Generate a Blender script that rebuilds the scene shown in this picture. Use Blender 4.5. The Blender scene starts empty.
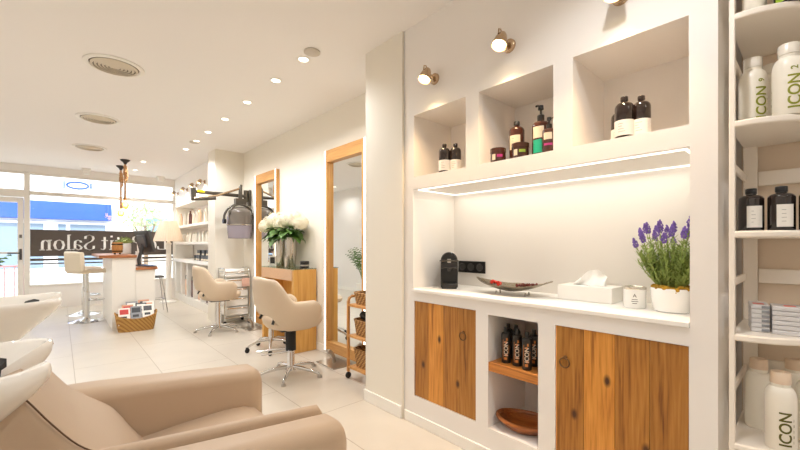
EXPO = 0.08; NL = 3.0; SPOTW = 28.0; DL = 38.0; WORLD = 3.6; SUNE = 5.5
import bpy, bmesh, math, random
from mathutils import Vector, Matrix
random.seed(7)
S = bpy.context.scene
COL = S.collection
PI = math.pi
def srgb(c):
    o = []
    for v in c[:3]:
        v /= 255.0
        o.append(v/12.92 if v <= 0.04045 else ((v+0.055)/1.055)**2.4)
    return (o[0], o[1], o[2], 1.0)
# ------------------------------------------------------------------ materials
M = {}
def base_mat(name):
    m = bpy.data.materials.new(name); m.use_nodes = True
    nt = m.node_tree
    b = nt.nodes['Principled BSDF']
    return m, nt, b
def mat(name, col, rough=0.5, metal=0.0, bump=0.0, bscale=60.0, var=0.0, vscale=8.0, coat=0.0, spec=0.5, sheen=0.0, trans=0.0):
    m, nt, b = base_mat(name)
    b.inputs['Base Color'].default_value = srgb(col)
    b.inputs['Roughness'].default_value = rough
    b.inputs['Metallic'].default_value = metal
    b.inputs['Specular IOR Level'].default_value = spec
    if coat: b.inputs['Coat Weight'].default_value = coat; b.inputs['Coat Roughness'].default_value = 0.08
    if sheen: b.inputs['Sheen Weight'].default_value = sheen
    if trans: b.inputs['Transmission Weight'].default_value = trans
    tc = nt.nodes.new('ShaderNodeTexCoord')
    if var > 0:
        n = nt.nodes.new('ShaderNodeTexNoise'); n.inputs['Scale'].default_value = vscale; n.inputs['Detail'].default_value = 4
        nt.links.new(tc.outputs['Object'], n.inputs['Vector'])
        mx = nt.nodes.new('ShaderNodeMix'); mx.data_type = 'RGBA'
        c = srgb(col)
        mx.inputs[6].default_value = tuple(x*(1-var) for x in c[:3])+(1,)
        mx.inputs[7].default_value = tuple(min(1, x*(1+var)) for x in c[:3])+(1,)
        nt.links.new(n.outputs['Fac'], mx.inputs[0]); nt.links.new(mx.outputs[2], b.inputs['Base Color'])
    if bump > 0:
        n2 = nt.nodes.new('ShaderNodeTexNoise'); n2.inputs['Scale'].default_value = bscale; n2.inputs['Detail'].default_value = 3
        nt.links.new(tc.outputs['Object'], n2.inputs['Vector'])
        bp = nt.nodes.new('ShaderNodeBump'); bp.inputs['Strength'].default_value = bump; bp.inputs['Distance'].default_value = 0.01
        nt.links.new(n2.outputs['Fac'], bp.inputs['Height']); nt.links.new(bp.outputs['Normal'], b.inputs['Normal'])
    M[name] = m
    return m
def emit(name, col, strength):
    m = bpy.data.materials.new(name); m.use_nodes = True; nt = m.node_tree
    nt.nodes.remove(nt.nodes['Principled BSDF'])
    e = nt.nodes.new('ShaderNodeEmission'); e.inputs['Color'].default_value = srgb(col); e.inputs['Strength'].default_value = strength
    nt.links.new(e.outputs[0], nt.nodes['Material Output'].inputs['Surface'])
    M[name] = m; return m
def glass(name, tint=(255, 255, 255), gloss=0.08):
    m = bpy.data.materials.new(name); m.use_nodes = True; nt = m.node_tree
    nt.nodes.remove(nt.nodes['Principled BSDF'])
    t = nt.nodes.new('ShaderNodeBsdfTransparent'); t.inputs['Color'].default_value = srgb(tint)
    g = nt.nodes.new('ShaderNodeBsdfGlossy'); g.inputs['Roughness'].default_value = 0.02
    mx = nt.nodes.new('ShaderNodeMixShader')
    lw = nt.nodes.new('ShaderNodeLayerWeight'); lw.inputs['Blend'].default_value = 0.2
    mul = nt.nodes.new('ShaderNodeMath'); mul.operation = 'MULTIPLY_ADD'; mul.inputs[1].default_value = 0.5; mul.inputs[2].default_value = gloss*0.4
    nt.links.new(lw.outputs['Fresnel'], mul.inputs[0]); nt.links.new(mul.outputs[0], mx.inputs[0])
    nt.links.new(t.outputs[0], mx.inputs[1]); nt.links.new(g.outputs[0], mx.inputs[2])
    nt.links.new(mx.outputs[0], nt.nodes['Material Output'].inputs['Surface'])
    M[name] = m; return m
def wood(name, c1, c2, dark, grain='Z', scale=1.0, rough=0.45, plank=0.0, pk_axis='Y', knots=0.0, bump=0.15):
    """stretched-noise grain; optional plank tone steps and knots"""
    m, nt, b = base_mat(name)
    b.inputs['Roughness'].default_value = rough
    N = nt.nodes.new; L = nt.links.new
    tc = N('ShaderNodeTexCoord'); sep = N('ShaderNodeSeparateXYZ'); L(tc.outputs['Object'], sep.inputs[0])
    off = None
    if plank > 0:
        dv = N('ShaderNodeMath'); dv.operation = 'DIVIDE'; dv.inputs[1].default_value = plank
        L(sep.outputs[pk_axis], dv.inputs[0])
        fl = N('ShaderNodeMath'); fl.operation = 'FLOOR'; L(dv.outputs[0], fl.inputs[0])
        wn = N('ShaderNodeTexWhiteNoise'); wn.noise_dimensions = '1D'; L(fl.outputs[0], wn.inputs['W'])
        off = wn.outputs['Value']
    comb = N('ShaderNodeCombineXYZ')
    for ax in 'XYZ':
        k = N('ShaderNodeMath'); k.operation = 'MULTIPLY'
        k.inputs[1].default_value = (1.7 if ax == grain else 34.0)*scale
        L(sep.outputs[ax], k.inputs[0])
        if off is not None:
            ad = N('ShaderNodeMath'); ad.operation = 'MULTIPLY_ADD'; ad.inputs[1].default_value = 37.0
            L(off, ad.inputs[0]); L(k.outputs[0], ad.inputs[2]); L(ad.outputs[0], comb.inputs[ax])
        else:
            L(k.outputs[0], comb.inputs[ax])
    n1 = N('ShaderNodeTexNoise'); n1.inputs['Scale'].default_value = 1.0; n1.inputs['Detail'].default_value = 6; n1.inputs['Distortion'].default_value = 0.7
    L(comb.outputs[0], n1.inputs['Vector'])
    rp = N('ShaderNodeValToRGB')
    rp.color_ramp.elements[0].position = 0.3; rp.color_ramp.elements[0].color = srgb(dark)
    rp.color_ramp.elements[1].position = 0.66; rp.color_ramp.elements[1].color = srgb(c1)
    e = rp.color_ramp.elements.new(0.47); e.color = srgb(c2)
    vm = N('ShaderNodeVectorMath'); vm.operation = 'MULTIPLY'; vm.inputs[1].default_value = (3.1, 3.1, 3.1); L(comb.outputs[0], vm.inputs[0])
    n3 = N('ShaderNodeTexNoise'); n3.inputs['Scale'].default_value = 1.0; n3.inputs['Detail'].default_value = 5; L(vm.outputs[0], n3.inputs['Vector'])
    mxn = N('ShaderNodeMix'); mxn.data_type = 'FLOAT'; mxn.inputs[0].default_value = 0.4; L(n1.outputs['Fac'], mxn.inputs[2]); L(n3.outputs['Fac'], mxn.inputs[3])
    L(mxn.outputs[0], rp.inputs[0])
    col = rp.outputs[0]
    if off is not None:
        hs = N('ShaderNodeHueSaturation')
        mr = N('ShaderNodeMapRange'); mr.inputs['To Min'].default_value = 0.55; mr.inputs['To Max'].default_value = 1.35
        L(off, mr.inputs['Value']); L(mr.outputs[0], hs.inputs['Value']); hs.inputs['Saturation'].default_value = 1.02; L(col, hs.inputs['Color']); col = hs.outputs[0]
    if knots > 0:
        c2n = N('ShaderNodeCombineXYZ'); across = 'Z' if grain == 'Y' else 'Y'
        k = N('ShaderNodeMath'); k.operation = 'MULTIPLY'; k.inputs[1].default_value = 0.55
        L(sep.outputs[grain], k.inputs[0]); L(k.outputs[0], c2n.inputs['Y']); L(sep.outputs[across], c2n.inputs['X'])
        v = N('ShaderNodeTexVoronoi'); v.voronoi_dimensions = '2D'; v.inputs['Scale'].default_value = knots; L(c2n.outputs[0], v.inputs['Vector'])
        r2 = N('ShaderNodeValToRGB'); r2.color_ramp.elements[0].position = 0.03; r2.color_ramp.elements[0].color = (1, 1, 1, 1)
        r2.color_ramp.elements[1].position = 0.09; r2.color_ramp.elements[1].color = (0, 0, 0, 1)
        L(v.outputs['Distance'], r2.inputs[0])
        mk = N('ShaderNodeMix'); mk.data_type = 'RGBA'; L(r2.outputs[0], mk.inputs[0]); L(col, mk.inputs[6]); mk.inputs[7].default_value = srgb((78, 44, 18))
        col = mk.outputs[2]
    L(col, b.inputs['Base Color'])
    if bump:
        bp = N('ShaderNodeBump'); bp.inputs['Strength'].default_value = bump; bp.inputs['Distance'].default_value = 0.004
        L(n1.outputs['Fac'], bp.inputs['Height']); L(bp.outputs[0], b.inputs['Normal'])
    M[name] = m; return m
def weave(name, c1, c2, scale=60.0):
    m, nt, b = base_mat(name); N = nt.nodes.new; L = nt.links.new
    b.inputs['Roughness'].default_value = 0.75
    tc = N('ShaderNodeTexCoord')
    w = N('ShaderNodeTexWave'); w.wave_type = 'BANDS'; w.bands_direction = 'Z'; w.inputs['Scale'].default_value = scale; w.inputs['Distortion'].default_value = 1.5; w.inputs['Detail Scale'].default_value = 8
    w2 = N('ShaderNodeTexWave'); w2.bands_direction = 'DIAGONAL'; w2.inputs['Scale'].default_value = scale*0.7
    L(tc.outputs['Object'], w.inputs['Vector']); L(tc.outputs['Object'], w2.inputs['Vector'])
    mu = N('ShaderNodeMath'); mu.operation = 'MULTIPLY'; L(w.outputs['Fac'], mu.inputs[0]); L(w2.outputs['Fac'], mu.inputs[1])
    mx = N('ShaderNodeMix'); mx.data_type = 'RGBA'; mx.inputs[6].default_value = srgb(c2); mx.inputs[7].default_value = srgb(c1)
    sq = N('ShaderNodeMath'); sq.operation = 'POWER'; sq.inputs[1].default_value = 0.55; L(mu.outputs[0], sq.inputs[0])
    L(sq.outputs[0], mx.inputs[0]); L(mx.outputs[2], b.inputs['Base Color'])
    bp = N('ShaderNodeBump'); bp.inputs['Strength'].default_value = 0.6; bp.inputs['Distance'].default_value = 0.006
    L(sq.outputs[0], bp.inputs['Height']); L(bp.outputs[0], b.inputs['Normal'])
    M[name] = m; return m
# ------------------------------------------------------------------ mesh builder
class MB:
    def __init__(s): s.v = []; s.f = []; s.m = []
    def add(s, vs, fs, mi=0, mx=None):
        o = len(s.v)
        s.v += [tuple(mx @ Vector(p)) if mx is not None else tuple(p) for p in vs]
        s.f += [tuple(i+o for i in f) for f in fs]; s.m += [mi]*len(fs)
        return s
    def box(s, x0, x1, y0, y1, z0, z1, mi=0, mx=None):
        vs = [(x0,y0,z0),(x1,y0,z0),(x1,y1,z0),(x0,y1,z0),(x0,y0,z1),(x1,y0,z1),(x1,y1,z1),(x0,y1,z1)]
        return s.add(vs, [(3,2,1,0),(4,5,6,7),(0,1,5,4),(1,2,6,5),(2,3,7,6),(3,0,4,7)], mi, mx)
    def cbox(s, c, d, mi=0, rot=None):
        mx = Matrix.Translation(c) @ (rot.to_4x4() if rot is not None else Matrix())
        a, b, e = d[0]/2, d[1]/2, d[2]/2
        return s.box(-a, a, -b, b, -e, e, mi, mx)
    def loft(s, rings, mi=0, cap=True, closed=True, mx=None, loop=False):
        n = len(rings[0]); vs = [p for r in rings for p in r]; fs = []
        R = len(rings)
        for i in range(R if loop else R-1):
            j2 = (i+1) % R
            for j in range(n if closed else n-1):
                k = (j+1) % n
                fs.append((i*n+j, i*n+k, j2*n+k, j2*n+j))
        if cap and closed and not loop:
            fs.append(tuple(range(n-1, -1, -1))); fs.append(tuple((R-1)*n+i for i in range(n)))
        return s.add(vs, fs, mi, mx)
    def lathe(s, prof, c=(0,0,0), seg=24, mi=0, cap=True, mx=None):
        T = Matrix.Translation(c) @ (mx if mx is not None else Matrix())
        rings = [[(max(r, 1e-4)*math.cos(2*PI*i/seg), max(r, 1e-4)*math.sin(2*PI*i/seg), z) for i in range(seg)] for r, z in prof]
        return s.loft(rings, mi, cap, True, T)
    def tube(s, pts, r, seg=10, mi=0, cap=True, loop=False, flat=None):
        P = [Vector(p) for p in pts]; n = len(P); rings = []
        up = None
        for i in range(n):
            if loop: d = P[(i+1) % n]-P[i-1]
            else: d = P[min(i+1, n-1)]-P[max(i-1, 0)]
            d.normalize()
            if up is None:
                up = Vector((0,0,1)) if abs(d.z) < 0.9 else Vector((1,0,0))
            a = up - d*up.dot(d)
            if a.length < 1e-5: a = d.orthogonal()
            a.normalize(); up = a
            b = d.cross(a)
            ri = r[i] if isinstance(r, (list, tuple)) else r
            fa = flat if flat else 1.0
            rings.append([tuple(P[i]+a*(ri*fa*math.cos(2*PI*k/seg))+b*(ri*math.sin(2*PI*k/seg))) for k in range(seg)])
        return s.loft(rings, mi, cap, True, None, loop)
    def ell(s, c, r, seg=16, rings=10, mi=0, rot=None):
        mx = Matrix.Translation(c) @ (rot.to_4x4() if rot is not None else Matrix())
        rr = []
        for i in range(rings+1):
            t = -PI/2+PI*i/rings
            k = max(math.cos(t), 1e-3)
            rr.append([(r[0]*k*math.cos(2*PI*j/seg), r[1]*k*math.sin(2*PI*j/seg), r[2]*math.sin(t)) for j in range(seg)])
        return s.loft(rr, mi, True, True, mx)
    def prism(s, poly, a0, a1, axis='Y', mi=0, mx=None):
        n = len(poly)
        def p3(p, a):
            return {'Y': (p[0], a, p[1]), 'X': (a, p[0], p[1]), 'Z': (p[0], p[1], a)}[axis]
        return s.loft([[p3(p, a0) for p in poly], [p3(p, a1) for p in poly]], mi, True, True, mx)
    def build(s, name, mats, parent=None, loc=None, bevel=0.0, bseg=2, ang=40, smooth=True, sub=0, rotz=0.0):
        me = bpy.data.meshes.new(name)
        me.from_pydata(s.v, [], s.f)
        if not isinstance(mats, (list, tuple)): mats = [mats]
        for m in mats: me.materials.append(M[m] if isinstance(m, str) else m)
        me.polygons.foreach_set('material_index', s.m)
        bm = bmesh.new(); bm.from_mesh(me)
        bmesh.ops.recalc_face_normals(bm, faces=bm.faces); bm.to_mesh(me); bm.free()
        if smooth:
            me.polygons.foreach_set('use_smooth', [True]*len(me.polygons))
            me.set_sharp_from_angle(angle=math.radians(ang))
        me.update()
        o = bpy.data.objects.new(name, me); COL.objects.link(o)
        if parent is not None: o.parent = parent
        if loc is not None: o.location = loc
        if rotz: o.rotation_euler.z = rotz
        if bevel > 0:
            md = o.modifiers.new('bevel', 'BEVEL'); md.width = bevel; md.segments = bseg; md.limit_method = 'ANGLE'; md.angle_limit = math.radians(35)
            md.harden_normals = False
        if sub:
            md = o.modifiers.new('subsurf', 'SUBSURF'); md.levels = sub; md.render_levels = sub
        return o
def tag(o, label, cat, group=None, kind=None):
    o['label'] = label; o['category'] = cat
    if group: o['group'] = group
    if kind: o['kind'] = kind
    return o
def thing(name, label, cat, loc=(0,0,0), rotz=0.0, group=None):
    o = bpy.data.objects.new(name, None); COL.objects.link(o)
    o.empty_display_size = 0.1
    o.location = loc; o.rotation_euler = (0, 0, rotz)
    return tag(o, label, cat, group)
def struct(o): o['kind'] = 'structure'; return o
def dup(root, loc, rotz=None, label=None, group=None):
    r = root.copy(); COL.objects.link(r); r.location = loc
    if rotz is not None: r.rotation_euler = (0, 0, rotz)
    if label: r['label'] = label
    if group: r['group'] = group
    for ch in list(root.children):
        c = ch.copy(); COL.objects.link(c); c.parent = r
        for g in list(ch.children):
            d = g.copy(); COL.objects.link(d); d.parent = c
    return r
def text_geo(body, size=1.0, extrude=0.0):
    cu = bpy.data.curves.new('t', 'FONT'); cu.body = body; cu.size = size; cu.extrude = extrude; cu.align_x = 'LEFT'; cu.offset = 0.018*size
    o = bpy.data.objects.new('t', cu)
    COL.objects.link(o); bpy.context.view_layer.update()
    me = bpy.data.meshes.new_from_object(o.evaluated_get(bpy.context.evaluated_depsgraph_get()))
    bm = bmesh.new(); bm.from_mesh(me); bmesh.ops.triangulate(bm, faces=bm.faces)
    for _ in range(3):
        ed = [e for e in bm.edges if e.calc_length() > 0.13*size]
        if ed: bmesh.ops.subdivide_edges(bm, edges=ed, cuts=1); bmesh.ops.triangulate(bm, faces=bm.faces)
    bm.verts.ensure_lookup_table(); bm.verts.index_update()
    vs = [tuple(v.co) for v in bm.verts]; fs = [tuple(v.index for v in f.verts) for f in bm.faces]; bm.free()
    bpy.data.objects.remove(o); bpy.data.curves.remove(cu); bpy.data.meshes.remove(me)
    return vs, fs
_tc = {}
def vertical_text_on_cyl(mb, body, r, ang, zc0, size, mi=0, shift=0.0, upright=False):
    """lettering running up a bottle (or upright across it), wrapped on radius r round angle ang"""
    if body not in _tc: _tc[body] = text_geo(body, 1.0)
    vs, fs = _tc[body]
    if not vs: return
    xs = [v[0] for v in vs]; x0 = min(xs); w = max(xs)-x0
    out = []
    for x, y, z in vs:
        if upright:
            across = (x-x0-w/2)*size+shift; up = y*size+zc0
        else:
            across = -(y-0.35)*size+shift; up = (x-x0)*size+zc0
        a = ang + across/r
        out.append((r*math.cos(a), r*math.sin(a), up))
    mb.add(out, fs, mi)
def arc_label(mb, r, z0, z1, a0, a1, n=10, mi=0):
    vs = []; fs = []
    for i in range(n+1):
        a = a0+(a1-a0)*i/n
        vs += [(r*math.cos(a), r*math.sin(a), z0), (r*math.cos(a), r*math.sin(a), z1)]
    for i in range(n): fs.append((2*i, 2*i+2, 2*i+3, 2*i+1))
    mb.add(vs, fs, mi)
CAM = Vector((0, 0, 1.2))
def cam_ang(loc): return math.atan2(CAM.y-loc[1], CAM.x-loc[0])
# ------------------------------------------------------------------ palette
mat('wall_cream', (234, 229, 217), 0.85, bump=0.03, bscale=120)
mat('wall_white', (236, 232, 227), 0.8, bump=0.03, bscale=120)
mat('ceiling_paint', (240, 237, 234), 0.9)
mat('trim_white', (240, 237, 230), 0.5)
mat('groove_grey', (214, 214, 214), 0.6)
mat('frame_white', (232, 228, 220), 0.45)
mat('white_gloss', (244, 243, 240), 0.12, coat=0.6)
mat('white_ceramic', (240, 237, 230), 0.07, coat=0.8)
mat('white_satin', (242, 240, 235), 0.35)
mat('shelf_paint', (240, 232, 220), 0.4)
mat('back_board', (222, 205, 184), 0.7)
mat('black_plastic', (28, 27, 26), 0.35)
mat('black_gloss', (20, 18, 17), 0.12, coat=0.4)
mat('black_rubber', (30, 29, 28), 0.7)
mat('dark_grey', (70, 68, 66), 0.45)
mat('graphite', (86, 80, 70), 0.3, metal=0.3)
mat('chrome', (225, 225, 225), 0.1, metal=1.0)
mat('steel', (190, 185, 178), 0.28, metal=1.0)
mat('silver_leaf', (150, 140, 122), 0.3, metal=0.9, bump=0.9, bscale=60)
mat('carton', (212, 210, 210), 0.6)
mat('silver', (205, 200, 190), 0.22, metal=1.0)
mat('brass_nickel', (196, 170, 140), 0.25, metal=1.0)
mat('iron', (48, 40, 34), 0.5, metal=0.7)
mat('aged_brass', (110, 80, 50), 0.5, metal=0.6)
mat('beige_leather', (184, 160, 134), 0.5, bump=0.05, bscale=300, sheen=0.1)
mat('beige_salon', (208, 189, 164), 0.5, bump=0.04, bscale=300)
mat('stool_leather', (226, 214, 192), 0.5)
mat('seam_dark', (92, 66, 44), 0.8)
mat('amber_black', (36, 26, 22), 0.12, coat=0.5)
mat('amber_brown', (74, 40, 28), 0.15, coat=0.5)
mat('bottle_black', (38, 35, 31), 0.3)
mat('paper_white', (236, 232, 224), 0.6)
mat('paper_cream', (226, 212, 186), 0.6)
mat('print_grey', (120, 116, 110), 0.7)
mat('print_dark', (58, 52, 46), 0.7)
mat('print_orange', (206, 122, 52), 0.6)
mat('print_green', (140, 146, 36), 0.6)
mat('print_olive', (92, 88, 22), 0.6)
mat('label_teal', (22, 168, 132), 0.5)
mat('label_magenta', (176, 40, 120), 0.5)
mat('label_lime', (150, 180, 50), 0.5)
mat('cream_bottle', (240, 235, 222), 0.3, coat=0.2)
mat('cap_clear', (232, 226, 214), 0.2, coat=0.3)
mat('candy_red', (222, 60, 46), 0.3); mat('candy_brown', (120, 50, 40), 0.35)
mat('tissue_white', (250, 249, 246), 0.9)
mat('leaf_green', (84, 120, 46), 0.55, var=0.35, vscale=30)
mat('lavender_green', (154, 174, 94), 0.6, var=0.3, vscale=40)
mat('lavender_purple', (128, 100, 184), 0.7, var=0.3, vscale=60)
mat('moss', (176, 134, 36), 0.9, var=0.4, vscale=60)
mat('petal_white', (236, 230, 208), 0.7, var=0.06, vscale=40)
mat('palm_green', (84, 120, 58), 0.5)
mat('rope', (190, 146, 100), 0.9, bump=0.6, bscale=120, var=0.25, vscale=90)
mat('ceiling_rose_black', (40, 36, 34), 0.4)
mat('shade_linen', (238, 226, 206), 0.85)
mat('purple_visor', (150, 142, 152), 0.15, coat=0.3)
mat('smoke_hood', (108, 100, 92), 0.14, coat=0.5)
mat('yellow_tag', (226, 206, 20), 0.5)
mat('vinyl_brown', (84, 74, 68), 0.6)
mat('vinyl_white', (250, 250, 248), 0.6)
mat('granite_pink', (206, 166, 130), 0.3, var=0.15, vscale=60)
mat('pink_towel', (226, 186, 170), 0.9)
mat('screen_grey', (92, 94, 98), 0.35)
mat('grille_cream', (214, 204, 186), 0.6); mat('grille_dark', (120, 112, 98), 0.8)
mat('speaker_grey', (198, 190, 178), 0.8)
mat('foot_steel', (186, 178, 166), 0.3, metal=0.9)
mat('cover_blue', (70, 120, 190), 0.4); mat('cover_red', (190, 50, 44), 0.4); mat('cover_dark', (44, 46, 50), 0.4)
mat('cover_pale', (236, 230, 222), 0.4); mat('cover_skin', (206, 150, 116), 0.5); mat('cover_grey', (136, 138, 142), 0.4)
mat('plum_box', (96, 60, 56), 0.5); mat('cap_tan', (224, 202, 178), 0.35)
mat('peach_bottle', (232, 196, 168), 0.4)
mat('gold_piping', (120, 92, 58), 0.6)
mat('mirror_silver', (238, 240, 238), 0.0, metal=1.0)
glass('pane_glass'); glass('glow_tinted_glass', (246, 206, 140), 0.3); glass('table_glass', (226, 240, 232), 0.3)  # amber tint of the bulb glass stands in for its warm glow
emit('lamp_glow', (255, 244, 222), 9.0)
emit('spot_glow', (255, 226, 168), 16.0)
emit('led_white', (255, 246, 230), 2.4)
emit('mirror_led', (255, 246, 232), 3.5)
emit('filament', (255, 214, 140), 14.0)
emit('shade_bulb', (255, 226, 180), 1.2)
wood('door_wood', (230, 166, 84), (204, 138, 62), (132, 74, 28), 'Z', 1.0, 0.5, plank=0.127, pk_axis='Y', knots=5.0, bump=0.3)
wood('shelf_wood', (216, 150, 76), (190, 120, 52), (130, 76, 30), 'Y', 1.0, 0.5, knots=9.0, bump=0.3)
wood('oak', (212, 162, 96), (200, 146, 80), (176, 120, 60), 'Z', 1.0, 0.4, bump=0.1)
wood('oak_flat', (212, 162, 96), (200, 146, 80), (176, 120, 60), 'Y', 1.0, 0.4, bump=0.1)
wood('console_oak', (222, 174, 98), (212, 160, 82), (188, 130, 60), 'Z', 0.8, 0.35, bump=0.08)
wood('counter_wood', (176, 116, 72), (158, 98, 58), (124, 72, 40), 'X', 1.0, 0.4)
wood('trolley_wood', (218, 164, 98), (204, 146, 80), (172, 114, 58), 'Z', 1.0, 0.4)
wood('bowl_wood', (178, 108, 50), (150, 84, 36), (96, 50, 20), 'Y', 1.4, 0.35, bump=0.2)
wood('barrel_wood', (206, 154, 92), (184, 128, 70), (140, 90, 46), 'Z', 2.0, 0.6)
weave('wicker', (214, 170, 106), (120, 76, 36), 20); weave('seagrass', (210, 166, 92), (146, 100, 42), 18)
# floor tiles
m, nt, b = base_mat('floor_tile'); N = nt.nodes.new; L = nt.links.new
geo = N('ShaderNodeNewGeometry'); sp = N('ShaderNodeSeparateXYZ'); L(geo.outputs['Position'], sp.inputs[0])
cb = N('ShaderNodeCombineXYZ')
for src, k, off in (('Y', 'X', -1.742), ('X', 'Y', -0.1)):
    a = N('ShaderNodeMath'); a.operation = 'ADD'; a.inputs[1].default_value = off+12.2; L(sp.outputs[src], a.inputs[0]); L(a.outputs[0], cb.inputs[k])
br = N('ShaderNodeTexBrick'); br.offset = 0.5; br.squash = 1
br.inputs['Scale'].default_value = 1.0; br.inputs['Brick Width'].default_value = 1.22; br.inputs['Row Height'].default_value = 0.61
br.inputs['Mortar Size'].default_value = 0.003; br.inputs['Mortar Smooth'].default_value = 0.3
br.inputs['Color1'].default_value = srgb((208, 200, 187)); br.inputs['Color2'].default_value = srgb((203, 195, 181)); br.inputs['Mortar'].default_value = srgb((160, 146, 126))
L(cb.outputs[0], br.inputs['Vector'])
nz = N('ShaderNodeTexNoise'); nz.inputs['Scale'].default_value = 2.2; nz.inputs['Detail'].default_value = 6; nz.inputs['Distortion'].default_value = 1.2
L(geo.outputs['Position'], nz.inputs['Vector'])
mr = N('ShaderNodeMapRange'); mr.inputs['To Min'].default_value = 0.9; mr.inputs['To Max'].default_value = 1.08; L(nz.outputs['Fac'], mr.inputs['Value'])
hs = N('ShaderNodeHueSaturation'); L(br.outputs['Color'], hs.inputs['Color']); L(mr.outputs[0], hs.inputs['Value']); L(hs.outputs[0], b.inputs['Base Color'])
b.inputs['Roughness'].default_value = 0.28
bp = N('ShaderNodeBump'); bp.inputs['Strength'].default_value = 0.25; bp.inputs['Distance'].default_value = 0.003; bp.invert = True
L(br.outputs['Fac'], bp.inputs['Height']); L(bp.outputs[0], b.inputs['Normal'])
M['floor_tile'] = m
# exterior
mat('street_asphalt', (206, 204, 200), 0.9, var=0.05); mat('facade_white', (226, 226, 228), 0.9, var=0.04)
mat('facade_grey', (196, 190, 180), 0.9); mat('fascia_blue', (30, 76, 156), 0.5, var=0.15, vscale=2); mat('shop_glass', (120, 138, 156), 0.1)
mat('tree_leaf', (150, 172, 120), 0.7, var=0.4, vscale=3); mat('bark', (120, 100, 80), 0.9); mat('rail_pink', (206, 150, 150), 0.5)
mat('sign_white', (240, 240, 244), 0.5)
mat('coral_white', (244, 240, 232), 0.7)

H = 2.68
# ------------------------------------------------------------------ room shell
struct(MB().box(-1.5, 2.6, -2.4, 9.9, -0.12, 0).build('floor', 'floor_tile'))
struct(MB().box(-1.5, 2.6, -2.4, 9.95, H, H+0.15).build('ceiling', 'ceiling_paint'))
struct(MB().box(-1.45, -1.3, -2.3, 9.75, 0, H).build('wall_left', 'wall_white'))
struct(MB().box(-1.45, 2.5, -2.4, -2.3, 0, H).build('wall_back', 'wall_white'))
# long wall behind the mirrors and behind the niches
struct(MB().box(2.2, 2.4, 2.34, 6.2, 0, H).build('wall_right', 'wall_cream'))
struct(MB().box(2.24, 2.4, -2.3, 0.238, 0, H).build('wall_right_rear', 'wall_white'))
struct(MB().box(1.757, 2.4, 1.92, 2.34, 0, H).build('pillar', 'wall_cream'))
struct(MB().box(1.776, 2.4, 1.904, 1.92, 0, H).build('trim_1', 'groove_grey'))
struct(MB().box(1.77, 2.4, 6.2, 6.57, 0, H).build('column', 'wall_cream'))
struct(MB().box(2.3, 2.4, 6.57, 9.75, 0, H).build('wall_right_front', 'wall_white'))

# niche wall: openings carved out of a solid (front X 1.77)
XN = 1.77
OPEN = [  # y0, y1, z0, z1, depth
    (1.381, 1.818, 1.658, 2.073, 0.385), (0.852, 1.289, 1.658, 2.073, 0.385), (0.323, 0.759, 1.658, 2.073, 0.385),
    (0.32, 1.826, 0.885, 1.575, 0.43), (1.309, 1.817, 0.185, 0.825, 0.05), (0.93, 1.226, 0.18, 0.812, 0.40), (0.323, 0.843, 0.185, 0.815, 0.05)]
def carve(x0, x1, y0, y1, z0, z1, opens):
    ys = sorted({y0, y1} | {o[0] for o in opens} | {o[1] for o in opens})
    zs = sorted({z0, z1} | {o[2] for o in opens} | {o[3] for o in opens})
    xs = sorted({x0, x1} | {x0+o[4] for o in opens})
    def solid(i, j, k):
        if not (0 <= i < len(xs)-1 and 0 <= j < len(ys)-1 and 0 <= k < len(zs)-1): return False
        cx, cy, cz = (xs[i]+xs[i+1])/2, (ys[j]+ys[j+1])/2, (zs[k]+zs[k+1])/2
        for o in opens:
            if o[0] < cy < o[1] and o[2] < cz < o[3] and cx < x0+o[4]: return False
        return True
    mb = MB(); idx = {}
    def V(i, j, k):
        if (i, j, k) not in idx:
            idx[(i, j, k)] = len(mb.v); mb.v.append((xs[i], ys[j], zs[k]))
        return idx[(i, j, k)]
    for i in range(len(xs)-1):
        for j in range(len(ys)-1):
            for k in range(len(zs)-1):
                if not solid(i, j, k): continue
                for (di, dj, dk), q in (((-1,0,0), ((0,0,0),(0,0,1),(0,1,1),(0,1,0))), ((1,0,0), ((1,0,0),(1,1,0),(1,1,1),(1,0,1))),
                                        ((0,-1,0), ((0,0,0),(1,0,0),(1,0,1),(0,0,1))), ((0,1,0), ((0,1,0),(0,1,1),(1,1,1),(1,1,0))),
                                        ((0,0,-1), ((0,0,0),(0,1,0),(1,1,0),(1,0,0))), ((0,0,1), ((0,0,1),(1,0,1),(1,1,1),(0,1,1)))):
                    if not solid(i+di, j+dj, k+dk):
                        mb.f.append(tuple(V(i+a, j+b_, k+c) for a, b_, c in q)); mb.m.append(0)
    return mb
struct(carve(XN, 2.4, 0.238, 1.904, 0, H, OPEN).build('wall_niche', 'wall_white', smooth=False))
# baseboards
struct(MB().box(1.745, 1.757, 1.92, 2.352, 0, 0.085).box(1.757, 2.2, 2.34, 2.352, 0, 0.085).build('baseboard_pillar', 'trim_white', bevel=0.003))
struct(MB().box(1.76, 1.77, 0.238, 1.904, 0, 0.068).build('baseboard_niche', 'trim_white', bevel=0.003))
struct(MB().box(2.188, 2.2, 2.352, 3.85, 0, 0.085).box(2.188, 2.2, 4.73, 6.19, 0, 0.085).box(1.77, 2.188, 6.188, 6.2, 0, 0.085).build('baseboard_right', 'trim_white', bevel=0.003))
struct(MB().box(-1.3, -1.288, -2.3, 9.7, 0, 0.085).build('baseboard_left', 'trim_white', bevel=0.003))

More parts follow.
